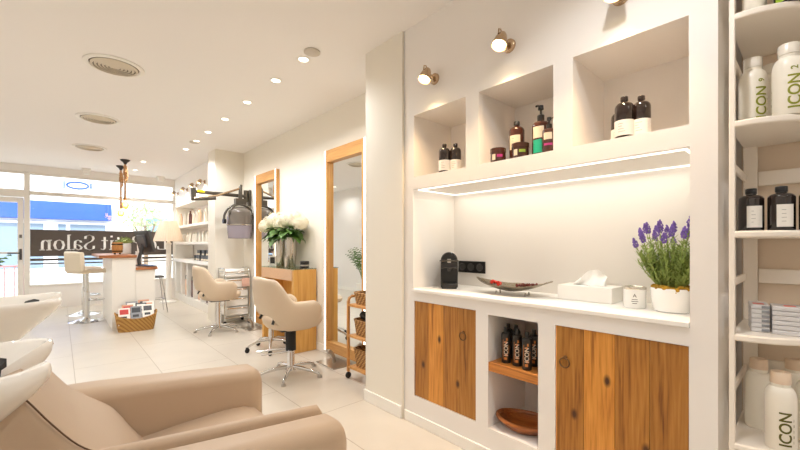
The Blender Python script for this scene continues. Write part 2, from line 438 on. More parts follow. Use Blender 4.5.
# ------------------------------------------------------------------ shop front (plane Y = 9.8)
struct(MB().box(-1.45, 2.4, 9.75, 9.95, 2.55, H).build('wall_front_header', 'wall_white'))
struct(MB().box(-0.414, 2.4, 9.76, 9.92, 0, 0.42).build('wall_front', 'wall_white'))
struct(MB().box(1.93, 2.4, 9.75, 9.92, 0.42, 2.55).build('wall_front_side', 'wall_white'))
fr = struct(MB().box(-0.492, -0.414, 9.76, 9.86, 0, 2.55).box(-0.414, 1.93, 9.76, 9.86, 2.135, 2.205).box(-0.414, 1.93, 9.75, 9.86, 0.42, 0.455)
       .box(1.9, 1.93, 9.77, 9.86, 0.455, 2.55).box(-0.414, 1.93, 9.78, 9.86, 2.51, 2.55).build('window_1', 'frame_white', bevel=0.004))
struct(MB().box(-0.414, 1.9, 9.805, 9.813, 0.455, 2.135).build('pane', 'pane_glass', fr))
struct(MB().box(-0.414, 1.9, 9.805, 9.813, 2.205, 2.51).build('transom_pane', 'pane_glass', fr))
dr = struct(MB().box(-1.3, -1.22, 9.77, 9.86, 0, 2.07).box(-0.575, -0.5, 9.77, 9.86, 0, 2.07).box(-1.22, -0.575, 9.77, 9.86, 1.98, 2.07)
       .box(-1.22, -0.575, 9.77, 9.86, 0, 0.12).build('door_1', 'frame_white', bevel=0.004))
struct(MB().box(-1.22, -0.575, 9.805, 9.813, 0.12, 1.98).build('pane', 'pane_glass', dr))
hd = MB().tube([(-0.535, 9.77, 1.05), (-0.535, 9.72, 1.05), (-0.60, 9.71, 1.05), (-0.70, 9.71, 1.05)], 0.012, 8).cbox((-0.535, 9.765, 1.03), (0.035, 0.012, 0.2)).cbox((-0.535, 9.765, 1.36), (0.035, 0.02, 0.06))
struct(hd.build('door_handle', 'dark_grey', dr))
struct(MB().box(-1.22, -0.575, 9.78, 9.80, 1.04, 1.075).build('push_bar', 'frame_white', dr))
tf = struct(MB().box(-1.3, -0.492, 9.76, 9.86, 2.08, 2.22).box(-1.3, -0.492, 9.78, 9.86, 2.51, 2.55).build('window_2', 'frame_white', bevel=0.004))
struct(MB().box(-1.3, -0.492, 9.805, 9.813, 2.22, 2.51).build('pane', 'pane_glass', tf))

# vinyl band on the shop window, lettering reads the right way round from the street
band = MB().box(-0.412, 1.898, 9.795, 9.803, 0.985, 1.49).build('window_sign', 'vinyl_brown')
tag(band, 'dark brown sign band with mirrored white shop name across the front window', 'sign')
MB().box(-0.412, 1.898, 9.795, 9.803, 0.9, 0.945).box(-0.412, 1.898, 9.795, 9.803, 0.835, 0.86).build('stripe', 'vinyl_brown', band)
GL = {  # nib-pen glyphs in units of cap height; (points) runs, serifs as short flat runs
 'L': (0.72, [[(0.18,0),(0.18,1)], [(0.04,0.02),(0.62,0.02),(0.66,0.24)], [(0.04,0.98),(0.34,0.98)]]),
 'e': (0.58, [[(0.1,0.36),(0.48,0.36),(0.46,0.56),(0.3,0.66),(0.14,0.56),(0.08,0.34),(0.14,0.1),(0.3,0),(0.5,0.1)]]),
 'P': (0.72, [[(0.18,0),(0.18,1)], [(0.04,0.02),(0.34,0.02)], [(0.04,0.98),(0.4,0.98),(0.58,0.9),(0.62,0.74),(0.56,0.56),(0.4,0.48),(0.18,0.48)]]),
 't': (0.42, [[(0.2,0.88),(0.2,0.12),(0.27,0.01),(0.4,0.06)], [(0.03,0.64),(0.38,0.64)]]),
 'i': (0.36, [[(0.17,0),(0.17,0.66)], [(0.05,0.02),(0.31,0.02)], [(0.05,0.64),(0.18,0.64)], [(0.17,0.86),(0.17,0.98)]]),
 'S': (0.66, [[(0.54,0.74),(0.52,0.92),(0.32,1.0),(0.14,0.92),(0.1,0.76),(0.18,0.6),(0.46,0.42),(0.56,0.26),(0.5,0.08),(0.3,0),(0.1,0.08),(0.08,0.28)]]),
 'a': (0.58, [[(0.1,0.5),(0.14,0.62),(0.28,0.66),(0.4,0.58),(0.42,0.4),(0.42,0.1),(0.5,0.02),(0.56,0.06)], [(0.42,0.4),(0.2,0.32),(0.08,0.18),(0.14,0.04),(0.26,0.01),(0.42,0.14)]]),
 'l': (0.34, [[(0.17,0),(0.17,1.0)], [(0.04,0.02),(0.31,0.02)], [(0.04,0.99),(0.18,0.99)]]),
 'o': (0.62, [[(0.3,0.66),(0.14,0.58),(0.07,0.33),(0.14,0.08),(0.3,0),(0.46,0.08),(0.53,0.33),(0.46,0.58),(0.3,0.66)]]),
 'n': (0.68, [[(0.17,0),(0.17,0.66)], [(0.04,0.02),(0.31,0.02)], [(0.04,0.64),(0.18,0.64)], [(0.17,0.48),(0.3,0.64),(0.44,0.62),(0.5,0.48),(0.5,0)], [(0.38,0.02),(0.63,0.02)]]),
 ' ': (0.3, [])}
def glyph_quads(word):
    pen = 0.0; out = []
    for ch in word:
        w, runs = GL[ch]
        for run in runs:
            for (xa, ya), (xb, yb) in zip(run, run[1:]):
                for nx, ny in ((0.066, 0.0), (0.0, 0.024)):
                    out.append([(pen+xa-nx, ya-ny), (pen+xa+nx, ya+ny), (pen+xb+nx, yb+ny), (pen+xb-nx, yb-ny)])
        pen += w
    return out, pen
qs, tw = glyph_quads('Le Petit Salon')
lm = MB(); x_right, x_left = 1.80, -0.30; cap = 0.30; zb = 1.10
for q in qs:
    o = len(lm.v)
    pts = [(x_right-(p[0]/tw)*(x_right-x_left), 9.792, zb+p[1]*cap) for p in q]
    lm.add(pts, [(0, 1, 2, 3)])
lm.build('lettering', 'vinyl_white', band, smooth=False)['label'] = 'white mirrored serif lettering'

# ------------------------------------------------------------------ camera, world
cd = bpy.data.cameras.new('camera'); cam = bpy.data.objects.new('camera', cd); COL.objects.link(cam)
cd.sensor_width = 36.0; cd.sensor_fit = 'HORIZONTAL'; cd.lens = 36.0*376/800
cd.shift_y = 20.0/800; cd.clip_start = 0.02; cd.clip_end = 200
cam.location = CAM; cam.rotation_euler = (PI/2, 0, -math.atan(340/376))
S.camera = cam
w = bpy.data.worlds.new('world'); S.world = w; w.use_nodes = True
bg = w.node_tree.nodes['Background']; bg.inputs[0].default_value = (0.82, 0.91, 1.0, 1); bg.inputs[1].default_value = WORLD
S.view_settings.view_transform = 'Standard'; S.view_settings.look = 'None'; S.view_settings.gamma = 1.0; S.view_settings.use_curve_mapping = False
S.view_settings.exposure = EXPO
S.cycles.max_bounces = 12; S.cycles.diffuse_bounces = 8; S.cycles.glossy_bounces = 6; S.cycles.transparent_max_bounces = 12
S.cycles.sample_clamp_indirect = 6.0
S.cycles.use_denoising = True
def light(kind, loc, energy, col=(0.985, 0.99, 1.0), size=0.1, rot=(0, 0, 0), parent=None, spot=None, name='lamp_light', blend=0.6):
    ld = bpy.data.lights.new(name, kind); ld.energy = energy; ld.color = col
    if kind == 'AREA': ld.shape = 'DISK'; ld.size = size
    elif kind in ('SPOT', 'POINT'): ld.shadow_soft_size = size
    if kind == 'SPOT': ld.spot_size = spot; ld.spot_blend = blend
    o = bpy.data.objects.new(name, ld); COL.objects.link(o); o.location = loc; o.rotation_euler = rot
    if parent is not None: o.parent = parent
    return o
sun = bpy.data.lights.new('sun', 'SUN'); sun.energy = SUNE; sun.angle = 0.01; sun.color = (1, 0.97, 0.92)
so = bpy.data.objects.new('sun', sun); COL.objects.link(so); so.rotation_euler = (math.radians(48), 0, math.radians(-15)); so.location = (0, 0, 12)

# ------------------------------------------------------------------ ceiling fittings
def downlight(x, y, label, group, k=1.0):
    t = thing('downlight', label, 'ceiling light', (x, y, H), 0, group)
    MB().lathe([(0.055, -0.001), (0.056, -0.005), (0.044, -0.008), (0.036, -0.003), (0.036, -0.001)], seg=20, cap=False).build('trim_ring', 'trim_white', t)
    MB().lathe([(0.035, -0.0035), (0.0001, -0.0035)], seg=16, cap=False).build('lens', 'lamp_glow', t)
    light('SPOT', (0, 0, -0.02), DL*k, size=0.035, parent=t, spot=math.radians(150), blend=0.7)
    return t
G1 = 'recessed downlights along the mirror wall'
ord_ = ['nearest downlight, beside the round ceiling speaker', 'second downlight from the near speaker', 'third downlight from the near speaker', 'fourth downlight from the near speaker',
        'fifth downlight from the near speaker', 'sixth downlight, beside the far ceiling speaker', 'last downlight, beyond the far ceiling speaker']
for y, l in zip([2.737, 3.254, 3.948, 4.651, 5.339, 5.90, 6.52], ord_):
    downlight(1.438, y, 'small white recessed '+l, G1)
for y in (-1.2, 0.3, 1.9, 3.4, 5.0, 6.6, 8.2):  # unseen row opposite the mirror-wall row, added for general fill
    downlight(-0.8, y, 'small white downlight in the unseen row added for fill above the basins', 'unseen fill downlights above the basins', 0.68)
for y in (-1.4, 0.4, 8.0, 9.0):  # extra downlights added for fill at both ends of the room
    downlight(1.1, y, 'small white downlight added for fill over the shop ends', 'fill downlights added at the ends of the shop')
def vent(y, label):
    t = thing('ceiling_vent', label, 'air vent', (0.335, y, H), 0, 'round air vents in the ceiling')
    MB().lathe([(0.207, -0.001), (0.207, -0.008), (0.195, -0.014), (0.172, -0.012), (0.168, -0.001)], seg=40, cap=False).build('rim', 'trim_white', t)
    MB().lathe([(0.17, -0.002), (0.0001, -0.002)], seg=32, cap=False).build('throat', 'grille_dark', t)
    g = MB()
    for k in range(6):
        r = 0.16-0.025*k
        g.lathe([(r, -0.010), (r, -0.015), (r-0.016, -0.022), (r-0.017, -0.014)], seg=36, cap=False)
    g.lathe([(0.02, -0.004), (0.018, -0.016), (0.0001, -0.018)], seg=20, cap=False)
    g.build('louvre_rings', 'grille_cream', t)
vent(3.886, 'largest round ceiling vent with cream rings, nearest the camera')
vent(5.633, 'middle round ceiling vent, between the near and the far vent')
vent(7.38, 'smallest round ceiling vent, nearest the shop window')
for y, l in ((2.585, 'round grey ceiling speaker beside the nearest downlight'), (5.985, 'small far round ceiling speaker near the column')):
    t = tag(MB().lathe([(0.062, 0), (0.062, -0.01), (0.05, -0.016), (0.0001, -0.018)], seg=28, cap=False).build('ceiling_speaker', 'speaker_grey', None, (1.43, y, H)), l, 'speaker', 'round ceiling speakers')
for x, l in ((0.38, 'small white ceiling spotlight box above the mirrored letters of the sign'), (1.61, 'small white ceiling spotlight box above the floor lamp')):
    t = thing('ceiling_spotlight', l, 'spotlight', (x, 9.5, H), 0, 'white spotlight boxes by the window')
    MB().box(-0.07, 0.07, -0.06, 0.06, -0.04, 0).build('mount', 'trim_white', t, bevel=0.004)
    MB().box(-0.05, 0.05, -0.05, 0.05, -0.11, -0.04).build('head', 'trim_white', t, bevel=0.006)
# ------------------------------------------------------------------ fitted niche unit: doors, worktop, shelf, light
def cabinet_door(label, y0, y1, z0, z1, ring, seed):
    t = thing('cabinet_door', label, 'door', (1.775, (y0+y1)/2, z0), 0, 'plank doors of the fitted unit')
    w = y1-y0; hh = z1-z0; n = round(w/0.127); r = random.Random(seed)
    mb = MB(); ya = -w/2+0.002
    for k in range(n):
        yb = -w/2+w*(k+1)/n
        mb.box(r.uniform(-0.001, 0.002), 0.028, ya, yb-0.0015, 0.003, hh-0.003); ya = yb
    mb.build('planks', 'door_wood', t, bevel=0.0015, bseg=1)
    yr, zr = ring[0]-(y0+y1)/2, ring[1]-z0
    ring_m = MB().tube([(-0.011, yr+0.023*math.cos(a), zr+0.023*math.sin(a)) for a in [2*PI*i/20 for i in range(20)]], 0.0032, 6, loop=True)
    rp = ring_m.build('ring_pull', 'aged_brass', t)
    MB().lathe([(0.009, 0), (0.009, 0.006), (0.004, 0.016), (0.0001, 0.017)], (0, 0, 0), 12, mx=Matrix.Translation((0.002, yr, zr+0.023)) @ Matrix.Rotation(-PI/2, 4, 'Y')).build('rosette', 'aged_brass', rp)
    return t
cabinet_door('narrower plank cabinet door of warm knotty wood beside the pillar', 1.309, 1.817, 0.185, 0.825, (1.40, 0.66), 3)
cabinet_door('wider plank cabinet door of warm knotty wood below the lavender pot', 0.323, 0.843, 0.185, 0.815, (0.795, 0.645), 5)
wt = tag(MB().box(-0.012, 0.43, -0.752, 0.752, 0, 0.022).build('worktop', 'white_satin', None, (1.77, 1.073, 0.8855), bevel=0.004),
         'white worktop along the long lit recess of the niche wall', 'worktop')
sh = tag(MB().box(0, 0.395, -0.147, 0.147, 0, 0.05).build('wooden_shelf', 'shelf_wood', None, (1.772, 1.078, 0.498), bevel=0.002),
         'thick knotty wooden shelf board in the open cabinet niche', 'shelf')
led = MB()
x0, x1, y0, y1 = 1.80, 2.185, 0.335, 1.805
for a in ((x0, x0+0.007, y0, y1), (x1-0.007, x1, y0, y1), (x0, x1, y0, y0+0.007), (x0, x1, y1-0.007, y1)):
    led.box(a[0]-1.77, a[1]-1.77, a[2]-1.073, a[3]-1.073, -0.006, -0.0005)
led_o = tag(led.build('led_strip', 'led_white', None, (1.77, 1.073, 1.575)), 'glowing LED strip frame under the upper ledge above the worktop', 'strip light')
a = light('AREA', (0.22, 0, -0.02), NL, (1, 0.93, 0.8), size=0.3, parent=led_o, name='strip_light'); a.data.shape = 'RECTANGLE'; a.data.size = 0.36; a.data.size_y = 1.4
# brass wall spots
def wall_spot(y, z, label):
    t = thing('wall_spotlight', label, 'wall lamp', (1.77, y, z), 0, 'wall spots above the niches')
    R = Matrix.Rotation(-PI/2, 4, 'Y')
    MB().lathe([(0.0001, 0.022), (0.024, 0.02), (0.034, 0.012), (0.036, 0)], seg=24, mx=R).build('rosette', 'brass_nickel', t)
    arm = MB().tube([(-0.015, 0, 0), (-0.04, 0, 0.012), (-0.062, 0.0, 0.02)], 0.008, 8)
    arm.tube([(-0.062, 0.0, 0.02), (-0.066, 0.004, 0.045), (-0.08, 0.004, 0.062), (-0.098, 0.002, 0.055), (-0.104, 0, 0.03)], 0.004, 8)
    arm.build('arm', 'brass_nickel', t)
    tilt = Matrix.Translation((-0.085, 0.0, 0.0)) @ Matrix.Rotation(math.radians(24), 4, 'Y')
    MB().lathe([(0.018, 0.045), (0.026, 0.03), (0.034, 0.0), (0.04, -0.035), (0.038, -0.036), (0.03, 0.0), (0.0001, 0.02)], seg=24, mx=tilt, cap=False).lathe([(0.0001, 0.05), (0.018, 0.045)], seg=24, mx=tilt, cap=False).build('shade', 'brass_nickel', t)
    MB().lathe([(0.034, -0.028), (0.026, -0.036), (0.0001, -0.038)], seg=20, mx=tilt, cap=False).build('bulb', 'spot_glow', t)
    l = light('SPOT', (-0.115, 0, -0.05), SPOTW, (1, 0.66, 0.36), 0.03, (0, math.radians(-3), 0), t, math.radians(92), name='spot_light', blend=1.0)
wall_spot(1.625, 2.255, 'lit brass wall spotlight nearest the pillar')
wall_spot(1.09, 2.255, 'lit brass wall spotlight above the middle niche of jars')
wall_spot(0.555, 2.255, 'lit brass wall spotlight cut by the top edge of the picture')

# ------------------------------------------------------------------ bottles and jars
def bottle(label, cat, loc, h, r, body, cap, group=None, name='bottle', lab=None, shoulder=0.72, neck=0.35, caph=0.1, capr=None, text=None, label_w=1.0, da=0.0):
    """round bottle: lab = (z0, z1, material) as shares of the height"""
    t = thing(name, label, cat, loc, 0, group)
    hb = h*(1-caph); zs = h*shoulder; rn = r*neck
    prof = [(0.0001, 0), (r*0.94, 0), (r, h*0.02), (r, zs)]
    for k in range(1, 7):
        a = k/6*PI/2
        prof.append((rn+(r-rn)*math.cos(a), zs+(hb-zs)*0.8*math.sin(a)))
    prof += [(rn, hb), (0.0001, hb)]
    MB().lathe(prof, seg=28).build('body', body, t)
    cr = capr or rn*1.15
    MB().lathe([(0.0001, hb+0.0005), (cr, hb+0.0005), (cr, h*0.985), (cr*0.9, h), (0.0001, h)], seg=20).build('cap', cap, t, bevel=0)
    ang = cam_ang(loc)+da
    if lab:
        o = MB(); arc_label(o, r+0.0006, h*lab[0], h*lab[1], ang-label_w, ang+label_w, 14)
        lo = o.build('paper_label', lab[2], t)
        if text:
            p = MB()
            for (body_t, zc, size, mi, sft, upr) in text: vertical_text_on_cyl(p, body_t, r+0.0011, ang, h*zc, size, mi, sft, upr)
            p.build('lettering', 'print_grey', lo)
        else:
            p = MB(); q = random.Random(int(loc[0]*1000+loc[1]*7000))
            zt = lab[0]+(lab[1]-lab[0])*0.75
            for k in range(4):
                z = h*(zt-(lab[1]-lab[0])*0.17*k); wd = q.uniform(0.25, 0.55)*label_w
                arc_label(p, r+0.0011, z, z+h*0.008, ang-0.45*label_w, ang-0.45*label_w+wd, 5)
            p.build('printed_lines', 'print_grey', lo)
    elif text:
        for k, (body_t, zc, size, mname, sft, upr) in enumerate(text):
            p = MB(); vertical_text_on_cyl(p, body_t, r+0.0008, ang, h*zc, size, 0, sft, upr)
            if p.v: p.build('lettering', mname, t)
    return t
ZL = 1.6585
wl = (0.06, 0.42, 'paper_white')
g = 'dark apothecary bottles in the niche beside the pillar'
bottle('dark bottle with white label, first in the small niche by the pillar', 'bottle', (1.815, 1.585, ZL), 0.183, 0.036, 'amber_black', 'amber_black', g, lab=wl, label_w=1.5)
bottle('dark bottle half behind another in the small niche by the pillar', 'bottle', (1.86, 1.533, ZL), 0.184, 0.036, 'amber_black', 'amber_black', g, lab=wl, label_w=1.5)
g = 'dark apothecary bottles in the large niche'
bottle('dark bottle with white label foremost in the niche above the lavender', 'bottle', (1.818, 0.558, ZL), 0.184, 0.037, 'amber_black', 'amber_black', g, lab=wl, label_w=1.5)
bottle('dark bottle with white label, second in the niche above the lavender', 'bottle', (1.85, 0.502, ZL), 0.18, 0.035, 'amber_black', 'amber_black', g, lab=wl, label_w=1.5)
bottle('dark bottle almost hidden behind the foremost one above the lavender', 'bottle', (1.93, 0.612, ZL), 0.18, 0.035, 'amber_black', 'amber_black', g, lab=wl, label_w=1.5)
def jar(label, loc, r, h, tint):
    t = thing('cosmetic_jar', label, 'jar', loc, 0, 'brown jars in the middle niche')
    MB().lathe([(0.0001, 0), (r*0.95, 0), (r, 0.004), (r, h*0.68), (0.0001, h*0.68)], seg=28).build('body', 'amber_brown', t)
    MB().lathe([(0.0001, h*0.69), (r*1.04, h*0.69), (r*1.04, h*0.97), (r*0.98, h), (0.0001, h)], seg=28).build('lid', 'amber_brown', t)
    a = cam_ang(loc)
    p = MB(); arc_label(p, r+0.0006, h*0.15, h*0.55, a-0.85, a-0.35, 5); p.build('paper_label', 'paper_cream', t)
    p = MB(); arc_label(p, r+0.0006, h*0.34, h*0.52, a-0.15, a+0.6, 5); p.build('colour_label', tint, t)
jar('brown cosmetic jar with a magenta mark standing alone in the middle niche', (1.822, 1.195, ZL), 0.042, 0.08, 'label_magenta')
jar('brown cosmetic jar with a lime mark in front of the shampoo bottle', (1.818, 1.055, ZL), 0.044, 0.08, 'label_lime')
bottle('brown shampoo bottle with cream label behind the lime marked jar', 'bottle', (1.90, 1.125, ZL), 0.232, 0.042, 'amber_brown', 'black_plastic', lab=(0.3, 0.64, 'paper_cream'), shoulder=0.76, neck=0.34, label_w=0.75, da=-0.3)
def pump_bottle(label, loc, r, h, pieces, noz):
    t = thing('pump_bottle', label, 'bottle', loc, 0, 'brown pump bottles in the middle niche')
    hb = h*0.68
    prof = [(0.0001, 0), (r*0.95, 0), (r, 0.004), (r, hb*0.9)]+[(r*0.36+(r*0.64)*math.cos(k/5*PI/2), hb*0.9+hb*0.1*math.sin(k/5*PI/2)) for k in range(1, 6)]+[(0.0001, hb)]
    MB().lathe(prof, seg=28).build('body', 'amber_brown', t)
    mb = MB().lathe([(0.0001, hb), (r*0.42, hb), (r*0.42, hb+h*0.12), (r*0.3, hb+h*0.13), (0.0001, hb+h*0.13)], seg=18)
    mb.lathe([(r*0.12, hb+h*0.12), (r*0.12, hb+h*0.24), (0.0001, hb+h*0.24)], seg=10)
    mb.lathe([(0.0001, hb+h*0.22), (r*0.34, hb+h*0.235), (r*0.3, hb+h*0.31), (0.0001, hb+h*0.32)], seg=16)
    c, s_ = math.cos(noz), math.sin(noz)
    mb.tube([(0, 0, hb+h*0.275), (c*r*0.75, s_*r*0.75, hb+h*0.28), (c*r*1.1, s_*r*1.1, hb+h*0.255)], r*0.13, 8)
    mb.build('pump_head', 'black_plastic', t)
    a = cam_ang(loc)
    for (z0, z1, m_, a0, a1, nm) in pieces:
        p = MB(); arc_label(p, r+0.0007, h*z0, h*z1, a+a0, a+a1, 10); p.build(nm, m_, t)
pump_bottle('tall brown pump bottle with cream and teal labels in the middle niche', (1.86, 0.962, ZL), 0.043, 0.27,
            [(0.34, 0.56, 'paper_cream', -1.0, 0.35, 'paper_label'), (0.06, 0.31, 'label_teal', -1.0, 0.35, 'colour_label')], PI)
pump_bottle('small brown pump bottle cut off by the edge of the middle niche', (1.825, 0.900, ZL), 0.033, 0.185,
            [(0.36, 0.55, 'paper_cream', -0.8, 0.4, 'paper_label'), (0.2, 0.26, 'label_magenta', -0.8, 0.5, 'colour_label')], -PI/2)

# black bottles on the wooden shelf
g = 'black bottles on the wooden shelf'
txt = [('ICON', 0.22, 0.031, 'cap_tan', -0.004, False)]
for loc, l in (((1.84, 1.155, 0.5485), 'black bottle at the pillar end of the front row on the wooden shelf'),
               ((1.84, 1.086, 0.5485), 'black bottle in the middle of the front row on the wooden shelf'),
               ((1.815, 1.015, 0.5485), 'black bottle foremost and nearest the wider door on the wooden shelf'),
               ((1.93, 1.198, 0.5485), 'black bottle in the back row touching the pillar end of the open niche'),
               ((1.93, 1.148, 0.5485), 'black bottle in the middle of the back row on the wooden shelf'),
               ((1.90, 1.022, 0.5485), 'black bottle in the back row nearest the wider door')):
    bt = bottle(l, 'bottle', (loc[0], min(loc[1], 1.20), loc[2]), 0.195, 0.0255, 'bottle_black', 'bottle_black', g, shoulder=0.8, neck=0.5, caph=0.13, capr=0.011, text=txt, da=0.1)
    om = MB(); ao = cam_ang(loc)+0.1
    for z0_, z1_, a0_, a1_ in ((0.02, 0.034, -0.5, 0.1), (0.04, 0.05, -0.3, 0.3), (0.112, 0.122, -0.4, 0.0), (0.126, 0.14, -0.1, 0.25), (0.055, 0.1, 0.42, 0.52), (0.02, 0.13, -0.8, -0.7)):
        arc_label(om, 0.0263, z0_, z1_, ao+a0_, ao+a1_, 4)
    om.build('printed_marks', 'print_orange', bt)
# wooden bowl below
def oval_bowl(name, label, loc, a, b_, h, m_, rz):
    t = thing(name, label, 'bowl', loc, rz)
    rings = []; n = 36
    def ring(k, z, lift=0.0):
        out = []
        for i in range(n):
            th = 2*PI*i/n; c, s_ = math.cos(th), math.sin(th)
            out.append((b_*k*s_, a*k*c*(1+0.06*abs(c)), z+lift*c*c))
        return out
    rings = [ring(0.55, 0), ring(0.8, h*0.35, 0.01), ring(1.0, h, 0.012), ring(0.94, h, 0.012), ring(0.74, h*0.4, 0.01), ring(0.45, h*0.18), ring(0.01, h*0.16)]
    MB().loft(rings).build('bowl', m_, t)
    return t
t = oval_bowl('wooden_bowl', 'long carved wooden bowl on the floor of the open niche', (1.905, 1.075, 0.181), 0.15, 0.11, 0.055, 'bowl_wood', 0.35)
MB().tube([(0.104*math.sin(a), 0.15*math.cos(a), 0.052+0.012*math.cos(a)**2) for a in [2*PI*i/30 for i in range(30)]], 0.012, 8, loop=True).build('rim', 'bowl_wood', t)

# ------------------------------------------------------------------ on the worktop
ZW = 0.908
t = thing('coffee_machine', 'small black capsule coffee machine on the worktop beside the sockets', 'coffee machine', (1.985, 1.69, ZW), math.radians(40))
def arch(w_, z0_, z1_): return [(-w_, z0_), (w_, z0_)]+[(w_*math.cos(PI*k/14), z1_-w_+w_*math.sin(PI*k/14)) for k in range(15)]
MB().prism(arch(0.058, 0, 0.235), -0.02, 0.11, 'X').build('body', 'black_plastic', t, bevel=0.008, bseg=3)
MB().prism(arch(0.056, 0.135, 0.245), -0.095, -0.0205, 'X').build('brew_head', 'black_gloss', t, bevel=0.008, bseg=3)
MB().box(-0.09, -0.02, -0.05, 0.05, 0, 0.035).build('drip_tray', 'black_plastic', t, bevel=0.006)
MB().lathe([(0.011, 0), (0.018, 0.03)], (-0.06, 0, 0.115), 14).build('spout', 'dark_grey', t)
MB().tube([(-0.05, -0.062, 0.185), (-0.1, -0.055, 0.188), (-0.104, 0, 0.188), (-0.1, 0.055, 0.188), (-0.05, 0.062, 0.185)], 0.005, 8).build('lever', 'graphite', t)
MB().box(-0.101, -0.095, -0.012, 0.012, 0.175, 0.2).build('badge', 'steel', t)
t = thing('socket_panel', 'black triple wall socket panel above the worktop', 'socket', (2.2, 1.66, 1.042))
MB().box(-0.012, -0.0005, -0.118, 0.118, -0.042, 0.042).build('plate', 'black_plastic', t, bevel=0.004)
for k in (-1, 0, 1):
    MB().lathe([(0.027, 0.0), (0.029, 0.004), (0.024, 0.005), (0.022, -0.0), (0.0001, -0.0005)], seg=20, cap=False, mx=Matrix.Translation((-0.0125, k*0.076, 0)) @ Matrix.Rotation(-PI/2, 4, 'Y')).build('outlet', 'dark_grey', t)
# leaf bowl
t = thing('leaf_bowl', 'long silver leaf-shaped bowl of wrapped sweets on the worktop', 'bowl', (1.985, 1.205, ZW), 0.12)
rings = []; rings2 = []
n = 21
def leafpt(i, j, off):
    u_ = -1+2*i/(n-1); v_ = -1+2*j/8
    wdt = 0.115*(1-abs(u_)**2.2)+0.002
    z = 0.018+0.07*abs(u_)**1.7+0.038*v_*v_*(1-abs(u_))+off
    return (v_*wdt, u_*0.225+0.012*v_*v_*math.copysign(1, u_), z)
mb = MB()
top = [[leafpt(i, j, 0.004) for j in range(9)] for i in range(n)]; bot = [[leafpt(i, j, 0.0) for j in range(8, -1, -1)] for i in range(n)]
mb.loft([a_+b_ for a_, b_ in zip(top, bot)])
for s_ in (-1, 1):
    for i in range(2, n-2, 1):
        u_ = -1+2*i/(n-1)
        p0 = Vector(leafpt(i, 4, 0.006)); p1 = Vector(leafpt(min(max(i+(1 if u_ > 0 else -1), 0), n-1), 4+3*s_, 0.006))
        mb.tube([p0, p1], 0.0016, 5)
mb.build('leaf_dish', 'silver_leaf', t)
for y in (-0.09, 0.09):
    MB().tube([(-0.025, y, 0.018), (-0.03, y, 0.0)], 0.004, 6).tube([(0.025, y, 0.018), (0.03, y, 0.0)], 0.004, 6).build('foot', 'steel', t)
q = random.Random(3)
for k in (0, 1, 2, 3, 6, 7, 8):
    y = -0.12+0.03*k+q.uniform(-0.006, 0.006) if k < 5 else -0.09+0.028*k+q.uniform(-0.006, 0.006)
    red = k >= 5
    x = q.uniform(-0.022, 0.022)
    z = 0.050+0.05*abs(y/0.245)**1.8+0.004*(k % 2)
    mb = MB().ell((0, 0, 0), (0.010, 0.013, 0.009), 10, 6)
    for s_ in (-1, 1): mb.lathe([(0.003, 0.013), (0.011, 0.024)], seg=8, mx=Matrix.Rotation(s_*PI/2, 4, 'X'))
    tag(mb.build('wrapped_sweet', 'candy_red' if red else 'candy_brown', None, (1.985+x-y*0.12, 1.205+y, ZW+z), rotz=q.uniform(0, 3)),
        'red wrapped sweet heaped at the socket end of the silver leaf bowl' if red else 'dark red wrapped sweet at the tissue box end of the silver leaf bowl',
        'sweet', 'red sweets in the leaf bowl' if red else 'dark sweets in the leaf bowl')
# tissue box
t = thing('tissue_box', 'long white tissue box with a tissue pulled up on the worktop', 'tissue box', (2.095, 0.81, ZW), math.radians(2))
MB().box(-0.085, 0.085, -0.135, 0.135, 0, 0.078).build('box', 'white_satin', t, bevel=0.003)
MB().box(-0.02, 0.02, -0.075, 0.075, 0.0782, 0.079).build('slot', 'print_grey', t)
rings = []
for k in range(9):
    v_ = k/8; row = []
    for side in (1, -1):
        for i in range(17):
            u_ = (-1+2*i/16)*side
            pk = 0.086*(1-abs(u_-(-0.25))**1.3*0.62)
            yy = u_*(0.082-0.008*v_)-0.008*v_
            fold = 0.012*math.sin(u_*7+1.5*v_)*(0.3+v_)+0.010*math.sin(u_*3.1+4*v_)
            row.append((fold+side*(0.016*(1-v_)+0.0015), yy, 0.079+v_*max(pk, 0.012)+0.006*math.sin(u_*9)*v_))
    rings.append(row)
MB().loft(rings).build('tissue', 'tissue_white', t, ang=60)
# candle jar
t = thing('candle_jar', 'white glass candle jar with silver rim beside the lavender pot', 'candle', (2.0, 0.57, ZW))
MB().lathe([(0.0001, 0), (0.043, 0), (0.046, 0.004), (0.046, 0.09), (0.0001, 0.09)], seg=32).build('jar', 'white_gloss', t)
MB().lathe([(0.0465, 0.086), (0.0475, 0.088), (0.0475, 0.096), (0.043, 0.098), (0.04, 0.094), (0.0001, 0.094)], seg=32, cap=False).build('rim', 'silver', t)
a = cam_ang((2.0, 0.57)); p = MB()
vertical_text_on_cyl(p, 'A', 0.0466, a, 0.052, 0.022, 0, 0, True)
p.build('lettering', 'print_grey', t); p = MB()
for k, wd in enumerate((0.5, 0.6, 0.4)): arc_label(p, 0.0466, 0.04-0.009*k, 0.043-0.009*k, a-wd/2, a+wd/2, 5)
p.build('printed_lines', 'print_grey', t)
